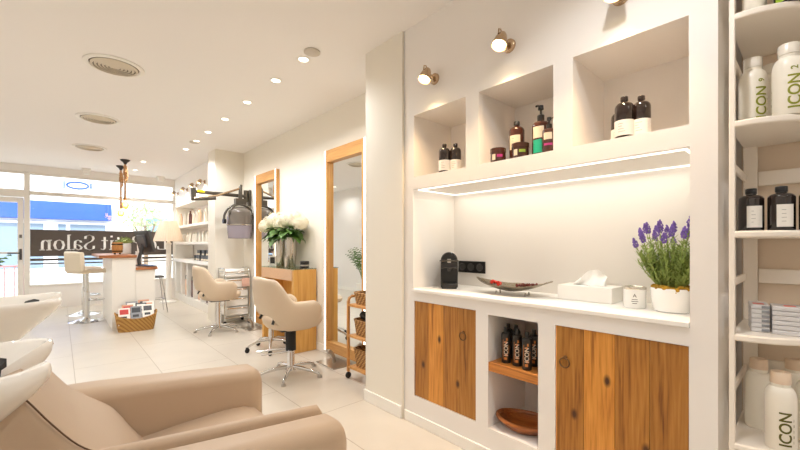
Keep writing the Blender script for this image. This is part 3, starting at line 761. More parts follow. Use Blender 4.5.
# lavender
t = thing('lavender_pot', 'flowering lavender plant in a white pot on the worktop', 'potted plant', (2.0, 0.425, ZW))
prof = [(0.0001, 0), (0.062, 0), (0.068, 0.004), (0.078, 0.05), (0.082, 0.101), (0.080, 0.104), (0.075, 0.101), (0.073, 0.09), (0.0001, 0.09)]
MB().lathe(prof, seg=36).build('pot', 'white_gloss', t)
q = random.Random(5); mo = MB()
for k in range(60):
    a = q.uniform(0, 2*PI); r = 0.068*math.sqrt(q.random())
    mo.ell((r*math.cos(a), r*math.sin(a), 0.100+q.uniform(-0.004, 0.012)), (0.013, 0.013, 0.009), 7, 5)
for a, dz, rr in ((3.0, 0.0, 0.011), (3.5, -0.014, 0.008), (3.56, -0.004, 0.012), (4.1, 0.001, 0.012), (4.5, 0.002, 0.010), (2.6, 0.0, 0.01)):
    mo.ell((0.076*math.cos(a), 0.076*math.sin(a), 0.104+dz), (rr*0.7, rr, rr*0.8), 7, 5)
mo.build('moss', 'moss', t)
fol = MB(); tips = []
NT = 24
for k in range(74):
    fl_ = k < NT
    if fl_: a = k*2.39996; spread = 0.02+0.132*math.sqrt((k+0.5)/NT)
    else: a = q.uniform(0, 2*PI); spread = 0.14*math.sqrt(q.random())
    hgt = (0.30-0.13*(spread/0.17)**2+q.uniform(-0.03, 0.03)) if fl_ else q.uniform(0.09, 0.22)
    x, y = spread*math.cos(a)*0.8, spread*math.sin(a)
    if y < -0.095: y = -0.095+0.1*(y+0.095)
    base = Vector((x*0.3, y*0.3, 0.09)); tip = Vector((x, y, 0.09+hgt)); mid = (base+tip)/2+Vector((x*0.1, y*0.1, 0.01))
    fol.tube([base, mid, tip], [0.0022, 0.0018, 0.0012], 5)
    if fl_: tips.append((mid, tip))
    L_ = 18
    for m_ in range(2, L_):
        f_ = m_/L_
        if fl_ and f_ > 0.85: continue
        p = base*(1-f_)**2+2*mid*f_*(1-f_)+tip*f_*f_
        for z_ in range(3):
            b_ = q.uniform(0, 2*PI); ln = q.uniform(0.02, 0.042); d = Vector((math.cos(b_)*0.8, math.sin(b_)*0.8, 0.6))*ln
            sd = Vector((-math.sin(b_), math.cos(b_), 0))*0.003
            fol.add([p-sd, p+sd, p+d*0.6+sd*0.9, p+d, p+d*0.6-sd*0.9], [(0, 1, 2, 3, 4)])
fol.build('foliage', 'lavender_green', t)
for mid, tip in tips:
    d = (tip-mid).normalized(); fl = MB(); side = d.orthogonal().normalized(); s2 = d.cross(side)
    ln = q.uniform(0.034, 0.052)
    for m_ in range(7):
        f_ = m_/6
        rr = 0.0095*math.sin(PI*(0.25+0.7*f_))
        for j in range(5):
            b_ = 2*PI*j/5+m_*0.63; o_ = side*math.cos(b_)+s2*math.sin(b_)
            c = tip+d*(ln*f_-0.01+q.uniform(-0.003, 0.003))
            e = q.uniform(0.0026, 0.0044)
            fl.ell(c+o_*rr*q.uniform(0.7, 1.25), (e, e, e*1.25), 5, 4)
    fl.ell(tip+d*(ln*0.45), (0.003, 0.003, ln*0.4), 6, 5)
    fl.build('flower_spike', 'lavender_purple', t)

# ------------------------------------------------------------------ white display shelf beside the niche wall
t = thing('display_shelf', 'tall white open display shelf with rounded shelf boards beside the niche wall', 'shelf unit', (1.77, 0.21, 0), 0)
MB().box(0, 0.026, -0.018, -0.002, 0, H-0.02).build('front_post', 'shelf_paint', t, bevel=0.003)
MB().box(0.405, 0.43, -0.045, 0.0, 0, H-0.02).build('rear_post', 'shelf_paint', t, bevel=0.003)
MB().box(0.445, 0.465, -0.42, 0.008, 0, H-0.02).build('back_panel', 'back_board', t)
SH = [0.105, 0.5, 0.885, 1.25, 1.64, 2.02, 2.4]
for z in (1.45, 1.04, 0.66, 1.86, 2.24):
    MB().box(0.425, 0.445, -0.42, -0.046, z, z+0.06).build('rail', 'shelf_paint', t, bevel=0.003)
for z in (1.47, 1.05, 0.66, 1.86):
    MB().box(0.03, 0.404, -0.012, -0.002, z, z+0.03).build('side_rail', 'shelf_paint', t, bevel=0.003)
for z in SH:
    poly = [(0.44, -0.0), (0.004, -0.0), (0.0, -0.02)]
    for k in range(1, 25):
        th = k/24*PI/2
        poly.append((0.44-0.44*math.cos(th)**0.85 if k < 24 else 0.44, -0.02-0.27*math.sin(th)**0.95))
    poly = [(x, y) for x, y in poly]
    MB().prism(poly, z-0.024, z, 'Z').build('shelf_board', 'shelf_paint', t, bevel=0.006, bseg=3)
g = 'white bottles on the display shelf'
def icon(label, loc, tmat, h=0.25, r=0.039, cap='cap_clear', da=0.35, num='9'):
    txt = [('ICON', 0.08, 0.046, tmat, 0.0, False), (num, 0.6, 0.026, tmat, 0.0, False), ('line', 0.5, 0.013, tmat, 0.02, False), ('moda', 0.34, 0.010, tmat, 0.026, False)]
    txt = [(a_, b_, c_, d_, e_, f_) for a_, b_, c_, d_, e_, f_ in txt[:2 if num else 1]]
    p = bottle(label, 'bottle', loc, h, r, 'cream_bottle', cap, g, shoulder=0.64, neck=0.62, caph=0.15, capr=r*0.66, text=txt, da=da)
    q = MB(); a = cam_ang(loc)+da
    for k in range(5): arc_label(q, r+0.0008, h*(0.12+0.07*k), h*(0.155+0.07*k), a+0.55, a+0.58+0.02*(k % 2), 2)
    q.build('printed_lines', tmat, p)
    return p
icon('cream bottle with green vertical lettering beside the post on the second highest visible shelf', (1.91, 0.157, 1.641), 'print_green', 0.25, 0.040, da=0.6)
icon('larger cream bottle with green vertical lettering, above the amber bottles by the picture edge', (1.86, 0.062, 1.641), 'print_green', 0.247, 0.043, da=0.3, num='2')
icon('third cream bottle behind the two others above the amber bottles', (2.03, 0.115, 1.641), 'print_green', 0.25, 0.045)
icon('foremost cream bottle with olive vertical lettering on the lowest visible shelf', (1.847, 0.082, 0.501), 'print_olive', 0.262, 0.041, 'cap_tan', da=0.3, num='')
icon('cream bottle beside the post on the lowest visible shelf', (2.0, 0.148, 0.501), 'print_olive', 0.262, 0.04, 'cap_tan', da=0.8, num='')
icon('cream bottle behind the foremost one on the lowest visible shelf', (2.09, 0.055, 0.501), 'print_olive', 0.262, 0.04, 'cap_tan', num='')
icon('cream bottle cut by the picture edge on the lowest visible shelf', (1.98, 0.012, 0.501), 'print_olive', 0.262, 0.04, 'cap_tan', num='')
g2 = 'dark bottles with white labels on the display shelf'
wl2 = (0.12, 0.62, 'paper_white')
for (x, y), l in (((1.90, 0.161), 'broad dark bottle with white label beside the post of the display shelf'),
                  ((1.90, 0.082), 'broad dark bottle with white label in the middle of its row on the display shelf'),
                  ((1.905, 0.004), 'broad dark bottle cut by the picture edge on the display shelf')):
    bottle(l, 'bottle', (x, y, 1.251), 0.157, 0.0365, 'amber_black', 'black_plastic', g2, lab=(0.08, 0.58, 'paper_white'), shoulder=0.74, neck=0.4, caph=0.13, label_w=0.62, da=0.3)
# product sachets, two stacks
def sachet(loc, rz, label, group, d):
    t = thing('product_box', label, 'box', loc, rz, group)
    MB().box(-d[0]/2, d[0]/2, -d[1]/2, d[1]/2, 0, 0.0155).build('box', 'carton', t, bevel=0.003)
    MB().box(-d[0]/2-0.0004, -d[0]/2+0.01, -d[1]/2-0.0004, -d[1]/2+0.022, 0.003, 0.0125).build('printed_end', 'cover_grey', t)
    MB().box(-d[0]/2+0.02, -d[0]/2+0.06, -0.012, 0.018, 0.0155, 0.0158).build('printed_mark', 'candy_red', t)
    return t
lv = ['lowest', 'second lowest', 'third from the bottom', 'third from the top', 'second highest', 'topmost']
for k in range(6):
    sachet((1.935, 0.143, 0.8855+0.0165*k), 0.15, 'flat white carton, '+lv[k]+' in the stack nearer the shelf post', 'carton stack nearer the shelf post', (0.12, 0.05))
    sachet((1.925, 0.06, 0.8855+0.0165*k), 0.12, 'flat white carton, '+lv[k]+' in the stack by the picture edge', 'carton stack by the picture edge', (0.10, 0.1))
bottle('white bottle base on the highest visible shelf beside the post', 'bottle', (1.85, 0.148, 2.021), 0.24, 0.033, 'cream_bottle', 'cap_clear', 'bottles on the highest visible shelf', shoulder=0.7)
bottle('dark bottle base on the highest visible shelf by the picture edge', 'bottle', (1.85, 0.06, 2.021), 0.2, 0.04, 'amber_black', 'black_plastic', 'bottles on the highest visible shelf', lab=(0.02, 0.2, 'label_lime'), shoulder=0.7)
# ------------------------------------------------------------------ mirrors
def mirror(label, y0, y1):
    t = thing('wall_mirror', label, 'mirror', (2.2, (y0+y1)/2, 0.055), 0, 'oak framed mirrors with light strips')
    w = y1-y0; h = 2.17; s_ = 0.066; a = w/2
    fr = MB()
    for sg in (-1, 1):
        y_in, y_out = sg*(a-s_), sg*a
        fr.box(-0.05, -0.001, min(y_in, sg*(a-0.036)), max(y_in, sg*(a-0.036)), 0, h)
        fr.box(-0.05, -0.001, min(sg*(a-0.006), y_out), max(sg*(a-0.006), y_out), 0, h)
        fr.box(-0.042, -0.001, min(sg*(a-0.036), sg*(a-0.006)), max(sg*(a-0.036), sg*(a-0.006)), 0, h)
    fr.build('stile', 'oak', t)
    MB().box(-0.05, -0.001, -a+s_, a-s_, h-0.125, h).build('top_rail', 'oak_flat', t)
    MB().box(-0.05, -0.001, -a+s_, a-s_, 0, 0.1).build('bottom_rail', 'oak_flat', t)
    MB().box(-0.004, 0.004, -a+s_-0.01, a-s_+0.01, 0.095, h-0.12, 0, Matrix.Translation((-0.006, 0, 0))).build('glass', 'mirror_silver', t, smooth=False)
    for sg in (-1, 1):
        MB().box(-0.0505, -0.0425, min(sg*(a-0.036), sg*(a-0.006)), max(sg*(a-0.036), sg*(a-0.006)), 0, h).build('light_strip', 'mirror_led', t)
mirror('large oak framed mirror with glowing side strips beside the wooden trolley', 2.86, 3.622)
mirror('oak framed mirror with glowing side strips behind the flower vases', 4.858, 5.61)

# ------------------------------------------------------------------ console between the mirrors
t = thing('styling_console', 'oak console table with side panels between the two mirrors', 'console', (2.06, 4.285, 0))
a = 0.435
for sg in (-1, 1):
    MB().box(-0.155, 0.126, sg*a-(0.05 if sg > 0 else 0), sg*a+(0 if sg > 0 else 0.05), 0, 0.925).build('side_panel', 'console_oak', t, bevel=0.003)
MB().box(-0.153, 0.126, -a+0.05, a-0.05, 0.80, 0.925).build('drawer_box', 'console_oak', t, bevel=0.003)
MB().box(-0.163, -0.1535, -a+0.03, a, 0.80, 0.925).build('fascia', 'granite_pink', t, bevel=0.002)
MB().box(0.1, 0.126, -a+0.05, a-0.05, 0.3, 0.799).build('back_panel', 'console_oak', t)
MB().box(-0.163, 0.126, -a-0.002, a+0.002, 0.9255, 0.9335).build('glass_top', 'table_glass', t)
ZC = 0.934
def vase(label, loc):
    t = thing('silver_vase', label, 'vase', loc, 0, 'silver vases on the console')
    MB().lathe([(0.0001, 0), (0.05, 0), (0.054, 0.006), (0.066, 0.2), (0.076, 0.36), (0.073, 0.36), (0.063, 0.2), (0.05, 0.02), (0.0001, 0.02)], seg=32).build('body', 'silver', t)
    MB().lathe([(0.0755, 0.352), (0.079, 0.356), (0.0755, 0.362), (0.072, 0.358)], seg=32, cap=False).build('rim', 'steel', t)
vase('tapered silver flower vase nearer the far mirror on the console', (2.04, 4.46, ZC))
vase('tapered silver flower vase nearer the oak side panel of the console', (2.07, 4.25, ZC))
def hydrangea(label, loc, heads, seed):
    q = random.Random(seed)
    t = thing('hydrangea_bouquet', label, 'flowers', loc, 0, 'hydrangea bouquets')
    st = MB(); lf = MB()
    for (x, y, z, r) in heads:
        x = min(x, 2.165-loc[0]-r*1.12)
        st.tube([(x*0.12, y*0.12, -0.16), (x*0.5, y*0.5, z*0.5), (x, y, z)], 0.005, 6)
        fl = MB(); fl.ell((x, y, z), (r*0.86, r*0.86, r*0.74), 14, 9)
        for k in range(130):
            u_ = q.uniform(-0.75, 1); th = q.uniform(0, 2*PI); c = math.sqrt(1-u_*u_)
            nrm = Vector((c*math.cos(th), c*math.sin(th), u_)); p = Vector((x, y, z))+Vector((nrm.x*r, nrm.y*r, nrm.z*r*0.88))*q.uniform(0.9, 1.06)
            s1 = nrm.orthogonal().normalized(); s2 = nrm.cross(s1); an = q.uniform(0, 2*PI); e = q.uniform(0.012, 0.018)
            for m_ in range(4):
                b_ = an+m_*PI/2; d1 = s1*math.cos(b_)+s2*math.sin(b_); d2 = s1*math.cos(b_+PI/2)+s2*math.sin(b_+PI/2)
                fl.add([p, p+d1*e*0.7+d2*e*0.45+nrm*0.003, p+d1*e*1.15+nrm*0.001, p+d1*e*0.7-d2*e*0.45+nrm*0.003], [(0, 1, 2, 3)])
        fl.build('flower_head', 'petal_white', t, smooth=False)
    for k in range(30):
        th = q.uniform(0, 2*PI); ln = q.uniform(0.13, 0.21); d = Vector((math.cos(th), math.sin(th), q.uniform(-0.6, 0.5))); d.normalize()
        p = Vector((0.03*math.cos(th), 0.03*math.sin(th), q.uniform(0.0, 0.09))); sd = d.cross(Vector((0, 0, 1))).normalized(); up = Vector((0, 0, 0.02))
        w_ = ln*0.36; rows = []
        vs = []; fs = []
        for j in range(7):
            f_ = j/6; c = p+d*(0.03+ln*f_)+up*math.sin(PI*f_)-Vector((0, 0, 0.04))*f_*f_; hw = w_*math.sin(PI*(0.08+0.92*f_)**0.8)
            vs += [c-sd*hw+up*0.35, c, c+sd*hw+up*0.35]
            if j: o = 3*j; fs += [(o-3, o-2, o+1, o), (o-2, o-1, o+2, o+1)]
        lf.add([(min(v_[0], 2.165-loc[0]), v_[1], v_[2]) for v_ in vs], fs)
    st.build('stems', 'leaf_green', t); lf.build('leaves', 'leaf_green', t, smooth=True)
hydrangea('white hydrangea bouquet in the vase nearer the far mirror', (2.04, 4.46, ZC+0.365), [(-0.03, 0.30, 0.15, 0.115), (-0.03, 0.10, 0.20, 0.13), (-0.1, 0.19, 0.13, 0.1), (0.02, -0.06, 0.22, 0.11)], 4)
hydrangea('white hydrangea bouquet in the vase nearer the oak side panel', (2.07, 4.25, ZC+0.365), [(-0.04, 0.02, 0.2, 0.115), (0.0, -0.14, 0.2, 0.105), (0.02, -0.25, 0.15, 0.09), (-0.08, 0.1, 0.14, 0.09)], 9)
t = thing('silver_cup', 'small silver cup standing in front of the two flower vases', 'cup', (1.985, 4.20, ZC))
MB().lathe([(0.0001, 0), (0.02, 0), (0.022, 0.06), (0.019, 0.11), (0.014, 0.12), (0.0001, 0.12)], seg=20).build('body', 'silver', t)
MB().lathe([(0.0001, 0.121), (0.015, 0.121), (0.015, 0.135), (0.0001, 0.137)], seg=16).build('lid', 'steel', t)
for k, l in enumerate(('lower black hair wax tin stacked on the console edge', 'upper black hair wax tin stacked on the console edge')):
    t = thing('wax_tin', l, 'tin', (2.09, 3.95, ZC+0.041*k), 0.2*k, 'hair wax tins on the console')
    MB().lathe([(0.0001, 0), (0.05, 0), (0.05, 0.024), (0.0001, 0.024)], seg=28).build('body', 'black_plastic', t)
    MB().lathe([(0.0001, 0.0245), (0.052, 0.0245), (0.052, 0.038), (0.049, 0.04), (0.0001, 0.04)], seg=28).build('lid', 'steel' if k == 0 else 'black_gloss', t)
t = thing('photo_card', 'small framed black and white card on the console before the far mirror', 'picture', (2.02, 4.66, ZC), 0.5)
MB().box(-0.006, 0.006, -0.05, 0.05, 0, 0.13).build('frame', 'paper_white', t)
MB().box(-0.0068, -0.006, -0.035, 0.035, 0.03, 0.11).build('picture', 'black_plastic', t)

# ------------------------------------------------------------------ foot rests on the floor
def foot_rest(label, x, y, rz):
    t = thing('foot_rest', label, 'foot rest', (x, y, 0), rz, 'steel foot rests in front of the mirrors')
    MB().box(-0.11, 0.11, -0.17, 0.17, 0.0005, 0.007).build('floor_plate', 'foot_steel', t, bevel=0.002)
    MB().tube([(0.0, 0, 0.007), (-0.005, 0, 0.06), (-0.03, 0, 0.11), (-0.07, 0, 0.14)], 0.011, 10, flat=2.0).tube([(-0.07, -0.02, 0.14), (-0.07, 0.02, 0.14)], 0.012, 8).build('curved_post', 'steel', t)
foot_rest('steel foot rest with curved post on the floor below the large mirror', 2.06, 3.27, 0)
foot_rest('steel foot rest on the floor below the far mirror', 2.06, 5.45, 0)

# ------------------------------------------------------------------ salon chairs
def make_salon_chair(label, loc, rz, boot):
    t = thing('salon_chair', label, 'chair', loc, rz, 'beige salon chairs')
    n = 41; rings = []
    def half(phi):  # plan outline, back at -X
        ax, ay = 0.265, 0.30
        c, s_ = math.cos(phi), math.sin(phi)
        k = (abs(c)**2.6+abs(s_)**2.6)**(-1/2.6)
        return Vector((-ax*k*c, ay*k*s_, 0))
    def sm(x): x = max(0, min(1, x)); return x*x*(3-2*x)
    phis = [math.radians(-128+256*i/(n-1)) for i in range(n)]
    secs = []
    for i, ph in enumerate(phis):
        p = half(ph); d = p.normalized(); a = abs(math.degrees(ph))
        f = sm((a-46)/26)
        top = 0.925*(1-f)+0.715*f-0.012*sm(a/50)*(1-f)
        endf = sm((a-116)/12)
        top -= 0.05*endf
        bot = 0.585-0.135*sm((a-30)/26)+0.06*endf
        thk = 0.055+0.012*f
        lean = 0.045*(1-f)
        ring = []
        for (u_, z) in ((-0.1, bot), (-0.8, bot+0.01), (-1.0, bot+0.045), (-1.0, (bot+top)/2), (-1.0, top-0.03), (-0.7, top-0.008), (-0.3, top), (0.1, top-0.01), (0.35, top-0.03), (0.38, (bot+top)/2), (0.3, bot+0.045), (0.1, bot+0.012)):
            zz = (z-0.5)/0.42
            q = p + d*(thk*(u_))+Vector((-lean*max(zz, 0), 0, 0))
            sc = 1.0 if z > 0.58 else 1.0-0.20*((0.58-z)/0.13)**1.6
            ring.append((q.x*sc, q.y*sc, z))
        secs.append(ring)
    MB().loft(secs).build('backrest', 'beige_salon', t, sub=1, ang=80)
    st = []; m_ = 28
    for (k, z) in ((0.02, 0.435), (0.55, 0.437), (0.84, 0.455), (0.97, 0.49), (1.0, 0.525), (0.97, 0.545), (0.85, 0.555), (0.5, 0.56), (0.02, 0.562)):
        st.append([(0.02+0.265*k*math.copysign(abs(math.cos(2*PI*i/m_))**0.8, math.cos(2*PI*i/m_)), 0.245*k*math.copysign(abs(math.sin(2*PI*i/m_))**0.8, math.sin(2*PI*i/m_)), z) for i in range(m_)])
    MB().loft(st).build('seat', 'beige_salon', t, ang=80)
    for sy in (-1, 1): MB().tube([(-0.21, 0.16*sy, 0.56), (-0.23, 0.17*sy, 0.52)], 0.012, 8).build('bracket', 'black_plastic', t)
    c = MB().lathe([(0.0001, 0.05), (0.05, 0.05), (0.042, 0.075), (0.034, 0.09), (0.034, 0.43), (0.0001, 0.43)], seg=24)
    col = c.build('column', 'chrome', t)
    MB().box(-0.12, 0.12, -0.1, 0.1, 0.424, 0.436).build('seat_plate', 'dark_grey', t)
    if boot:
        MB().lathe([(0.0001, 0.23), (0.047, 0.23), (0.046, 0.423), (0.0001, 0.423)], seg=24).build('column_boot', 'black_rubber', t)
        pd = MB()
        for s_ in (-1, 1): pd.tube([(-0.03, 0.06*s_, 0.235), (-0.14, 0.06*s_+0.06, 0.225), (-0.25, 0.06*s_+0.12, 0.21)], 0.008, 8)
        pd.tube([(-0.03, -0.07, 0.235), (-0.03, 0.07, 0.235)], 0.008, 8)
        pd.build('pump_pedal', 'chrome', t)
    for k in range(5):
        b_ = 2*PI*k/5+0.35
        d = Vector((math.cos(b_), math.sin(b_), 0))
        lg = MB().tube([d*0.03+Vector((0, 0, 0.075)), d*0.12+Vector((0, 0, 0.07)), d*0.22+Vector((0, 0, 0.052)), d*0.285+Vector((0, 0, 0.03))], [0.02, 0.018, 0.016, 0.013], 10)
        lo = lg.build('base_leg', 'chrome', t)
        e = d*0.29
        MB().lathe([(0.0001, 0.0), (0.02, 0.0), (0.021, 0.012), (0.014, 0.026), (0.0001, 0.03)], (e.x, e.y, 0), 14).build('foot_glide', 'steel', lo)
    return t
ca = make_salon_chair('beige salon chair with a black boot on its chrome column, before the large mirror', (1.585, 3.26, 0), math.radians(-4), True)
cb_ = make_salon_chair('beige salon chair with plain chrome column, beside the white drawer trolley', (1.64, 5.58, 0), math.radians(-4), False)
# work stool with castors, half hidden
t = thing('work_stool', 'chrome based stool on black castors half hidden behind the nearer salon chair', 'stool', (1.80, 4.2, 0), 0.3)
MB().lathe([(0.0001, 0.47), (0.14, 0.47), (0.16, 0.49), (0.16, 0.52), (0.13, 0.545), (0.0001, 0.55)], seg=28).build('seat', 'beige_salon', t)
MB().lathe([(0.0001, 0.1), (0.035, 0.1), (0.03, 0.14), (0.026, 0.28), (0.018, 0.285), (0.018, 0.469), (0.0001, 0.469)], seg=20).build('column', 'chrome', t)
def castor(parent, x, y, r=0.025):
    MB().lathe([(0.0001, -0.011), (r*0.8, -0.011), (r, -0.006), (r, 0.006), (r*0.8, 0.011), (0.0001, 0.011)], (0, 0, 0), 16, mx=Matrix.Translation((x, y, r)) @ Matrix.Rotation(PI/2, 4, 'X')).cbox((x, y, r*2.0), (0.022, 0.03, 0.012)).build('castor', 'black_rubber', parent)
for k in range(5):
    b_ = 2*PI*k/5+0.2; d = Vector((math.cos(b_), math.sin(b_), 0))
    lo = MB().tube([d*0.025+Vector((0, 0, 0.12)), d*0.12+Vector((0, 0, 0.115)), d*0.22+Vector((0, 0, 0.085)), d*0.255+Vector((0, 0, 0.06))], [0.02, 0.017, 0.014, 0.012], 10).build('base_leg', 'chrome', t)
    castor(lo, d.x*0.26, d.y*0.26, 0.027)

# ------------------------------------------------------------------ wooden trolley with wicker baskets
TX0, TX1, TY0, TY1 = 1.93, 2.14, 2.40, 2.83
t = thing('wooden_trolley', 'wooden three tier trolley on black castors behind the pillar', 'trolley', (2.035, 2.615, 0))
hx, hy = (TX1-TX0)/2, (TY1-TY0)/2
for sx in (-1, 1):
    for sy in (-1, 1):
        MB().box(sx*hx-0.012, sx*hx+0.012, sy*hy-0.012, sy*hy+0.012, 0.06, 0.70).build('post', 'trolley_wood', t, bevel=0.004)
        MB().lathe([(0.0001, -0.012), (0.022, -0.012), (0.028, -0.006), (0.028, 0.006), (0.022, 0.012), (0.0001, 0.012)], seg=18, mx=Matrix.Translation((sx*hx, sy*hy, 0.0285)) @ Matrix.Rotation(PI/2, 4, 'X')).build('castor', 'black_rubber', t)
for sy in (-1, 1):
    MB().tube([(-hx, sy*hy, 0.69), (-hx+0.01, sy*hy, 0.72), (-hx+0.035, sy*hy, 0.735), (hx-0.035, sy*hy, 0.735), (hx-0.01, sy*hy, 0.72), (hx, sy*hy, 0.69)], 0.013, 8).build('handle_rail', 'trolley_wood', t)
for z in (0.65, 0.375, 0.095):
    MB().box(-hx-0.01, hx+0.01, -hy+0.013, hy-0.013, z, z+0.022).build('tier', 'trolley_wood', t, bevel=0.003)
def basket(label, z, h):
    b_ = thing('wicker_basket', label, 'basket', (2.035, 2.665, z), 0, 'wicker baskets on the wooden trolley')
    w, l = 0.09, 0.135
    rings = []
    def rr(k, z_): 
        out = []
        for i in range(28):
            th = 2*PI*i/28; c, s_ = math.cos(th), math.sin(th)
            e = (abs(c)**5+abs(s_)**5)**(-1/5)
            out.append((w*k*e*c, l*k*e*s_, z_))
        return out
    MB().loft([rr(0.85, 0), rr(0.9, h*0.3), rr(1.0, h), rr(0.94, h), rr(0.84, 0.012), rr(0.1, 0.01)]).build('body', 'wicker', b_)
    MB().tube([Vector(p) for p in rr(0.97, h)], 0.009, 8, loop=True).build('rim', 'wicker', b_)
basket('wicker basket on the top tier of the wooden trolley', 0.673, 0.10)
basket('wicker basket on the middle tier holding a black hair dryer', 0.398, 0.135)
basket('wicker basket on the bottom tier of the wooden trolley', 0.118, 0.155)
t = thing('hair_dryer', 'black hair dryer lying in the middle basket of the trolley', 'hair dryer', (2.03, 2.68, 0.50), 0.3)
MB().lathe([(0.0001, -0.07), (0.028, -0.07), (0.036, -0.05), (0.034, 0.02), (0.024, 0.08), (0.0001, 0.08)], seg=18, mx=Matrix.Translation((0, 0, 0.05)) @ Matrix.Rotation(PI/2, 4, 'X') @ Matrix.Rotation(0.5, 4, 'X')).build('barrel', 'black_plastic', t)
MB().tube([(0, 0.03, 0.05), (0.0, 0.02, -0.01), (0.01, 0.0, -0.07)], 0.014, 8).build('grip', 'black_plastic', t)

# ------------------------------------------------------------------ white drawer trolley
t = thing('drawer_trolley', 'white salon drawer trolley with chrome frame beside the column', 'trolley', (1.99, 6.015, 0))
hx, hy = 0.18, 0.15
for sx in (-1, 1):
    MB().tube([(sx*hx, -hy, 0.1), (sx*hx, -hy, 0.8), (sx*hx, -hy+0.03, 0.845), (sx*hx, hy-0.03, 0.845), (sx*hx, hy, 0.8), (sx*hx, hy, 0.1)], 0.011, 8).build('frame_loop', 'chrome', t)
for sy in (-1, 1):
    MB().tube([(-hx, sy*hy, 0.11), (hx, sy*hy, 0.11)], 0.01, 8).tube([(-hx, sy*hy, 0.79), (hx, sy*hy, 0.79)], 0.009, 8).build('cross_bar', 'chrome', t)
MB().box(-0.165, 0.165, -0.13, 0.13, 0.72, 0.75).build('top_tray', 'white_satin', t, bevel=0.008)
for k, z in enumerate((0.14, 0.28, 0.42, 0.56)):
    d_ = MB().box(-0.16, 0.16, -0.145, 0.13, z, z+0.125).build('drawer', 'white_satin', t, bevel=0.008)
    MB().box(-0.15, 0.15, -0.16, -0.1455, z+0.1, z+0.118).build('drawer_lip', 'chrome', d_, bevel=0.003)
for sx in (-1, 1):
    for sy in (-1, 1):
        castor(t, sx*hx, sy*hy, 0.03)
        MB().tube([(sx*hx, sy*hy, 0.062), (sx*hx, sy*hy, 0.1)], 0.008, 8).build('castor_stem', 'chrome', t)
tw_ = MB().box(-0.05, 0.05, -0.02, 0.02, -0.13, 0.0).box(-0.05, 0.05, -0.026, -0.0205, -0.1, 0.0).build('hand_towel', 'pink_towel', None, (2.10, 5.835, 0.70), bevel=0.006)
tag(tw_, 'folded pale pink towel hanging on the front of the drawer trolley', 'towel')
rl = thing('towel_roll', 'rolled white towel on top of the drawer trolley', 'towel', (1.99, 6.005, 0.751))
MB().lathe([(0.0001, -0.14), (0.04, -0.14), (0.042, -0.13), (0.042, 0.13), (0.04, 0.14), (0.0001, 0.14)], seg=20, mx=Matrix.Translation((0, 0, 0.042)) @ Matrix.Rotation(PI/2, 4, 'Y')).build('roll', 'tissue_white', rl)

# ------------------------------------------------------------------ hood dryer on a wall arm
t = thing('hood_dryer', 'black hood hair dryer hanging from a folding wall arm beside the far mirror', 'hair dryer', (2.2, 5.9, 1.95))
MB().box(-0.04, -0.001, -0.05, 0.05, -0.15, 0.1).build('wall_bracket', 'graphite', t, bevel=0.012)
MB().lathe([(0.0001, -0.09), (0.035, -0.09), (0.035, 0.09), (0.0001, 0.09)], (-0.07, 0, 0), 16).build('swivel', 'graphite', t)
MB().tube([(-0.07, 0, 0.0), (-0.80, 0, 0.01)], 0.026, 12).lathe([(0.0001, -0.12), (0.032, -0.12), (0.035, 0.055), (0.0001, 0.06)], (-0.80, 0, 0), 16).build('lower_arm', 'graphite', t)
MB().box(-0.76, -0.66, -0.0275, 0.0275, 0.0, 0.034).build('maker_tag', 'yellow_tag', t)
MB().tube([(-0.80, -0.04, -0.09), (-0.5, -0.05, -0.03), (-0.19, -0.045, 0.1)], 0.015, 10).build('upper_arm', 'brass_nickel', t)
MB().tube([(-0.80, -0.03, -0.10), (-0.52, -0.05, -0.07)], 0.026, 10).build('gas_spring', 'graphite', t)
MB().tube([(-0.155, -0.045, 0.16), (-0.17, -0.045, 0.13), (-0.17, -0.045, -0.06)], [0.018, 0.024, 0.03], 12).cbox((-0.17, -0.045, -0.1), (0.16, 0.09, 0.1)).build('swivel_head', 'graphite', t)
YC = Vector((-0.185, -0.06, -0.36))
yk = [(YC.x+0.225*math.cos(a_), YC.y, YC.z+0.22*math.sin(a_)) for a_ in [PI*k/16 for k in range(17)]]
MB().tube([(yk[0][0], YC.y, YC.z-0.03)]+yk+[(yk[-1][0], YC.y, YC.z-0.03)], 0.017, 10).build('yoke', 'graphite', t)
for sx in (-1, 1):
    MB().lathe([(0.0001, -0.02), (0.035, -0.02), (0.035, 0.02), (0.0001, 0.02)], seg=16, mx=Matrix.Translation((YC.x+sx*0.22, YC.y, YC.z-0.04)) @ Matrix.Rotation(PI/2, 4, 'Y')).build('pivot_knob', 'black_plastic', t)
hood = []
for k in range(13):
    a_ = k/12
    if a_ <= 0.55: th = a_/0.55*PI/2; r = 0.172*math.sin(th); z = 0.08+0.085*math.cos(th)*1.3
    else: r = 0.172+0.012*(a_-0.55); z = 0.08-(a_-0.55)/0.45*0.17
    hood.append((max(r, 0.001), z))
MB().lathe([(r, z+0.0) for r, z in hood]+[(0.16, hood[-1][1]), (0.158, 0.06)], (YC.x, YC.y, YC.z-0.0), 32, cap=False).build('hood', 'smoke_hood', t)
MB().tube([(YC.x+0.17*math.cos(a_), YC.y+0.19*math.sin(a_)*0.0-0.06, YC.z+0.05+0.165*math.sin(a_)) for a_ in [PI*k/12 for k in range(13)]], 0.012, 8).build('hood_band', 'graphite', t)
MB().tube([(YC.x+0.178*math.cos(2*PI*k/32), YC.y+0.178*math.sin(2*PI*k/32), YC.z-0.09) for k in range(32)], 0.009, 8, loop=True).build('hood_ring', 'silver', t)
MB().lathe([(0.176, -0.1), (0.172, -0.2), (0.16, -0.29), (0.155, -0.29), (0.167, -0.2), (0.171, -0.1)], tuple(YC), 32, cap=False).build('visor', 'purple_visor', t)

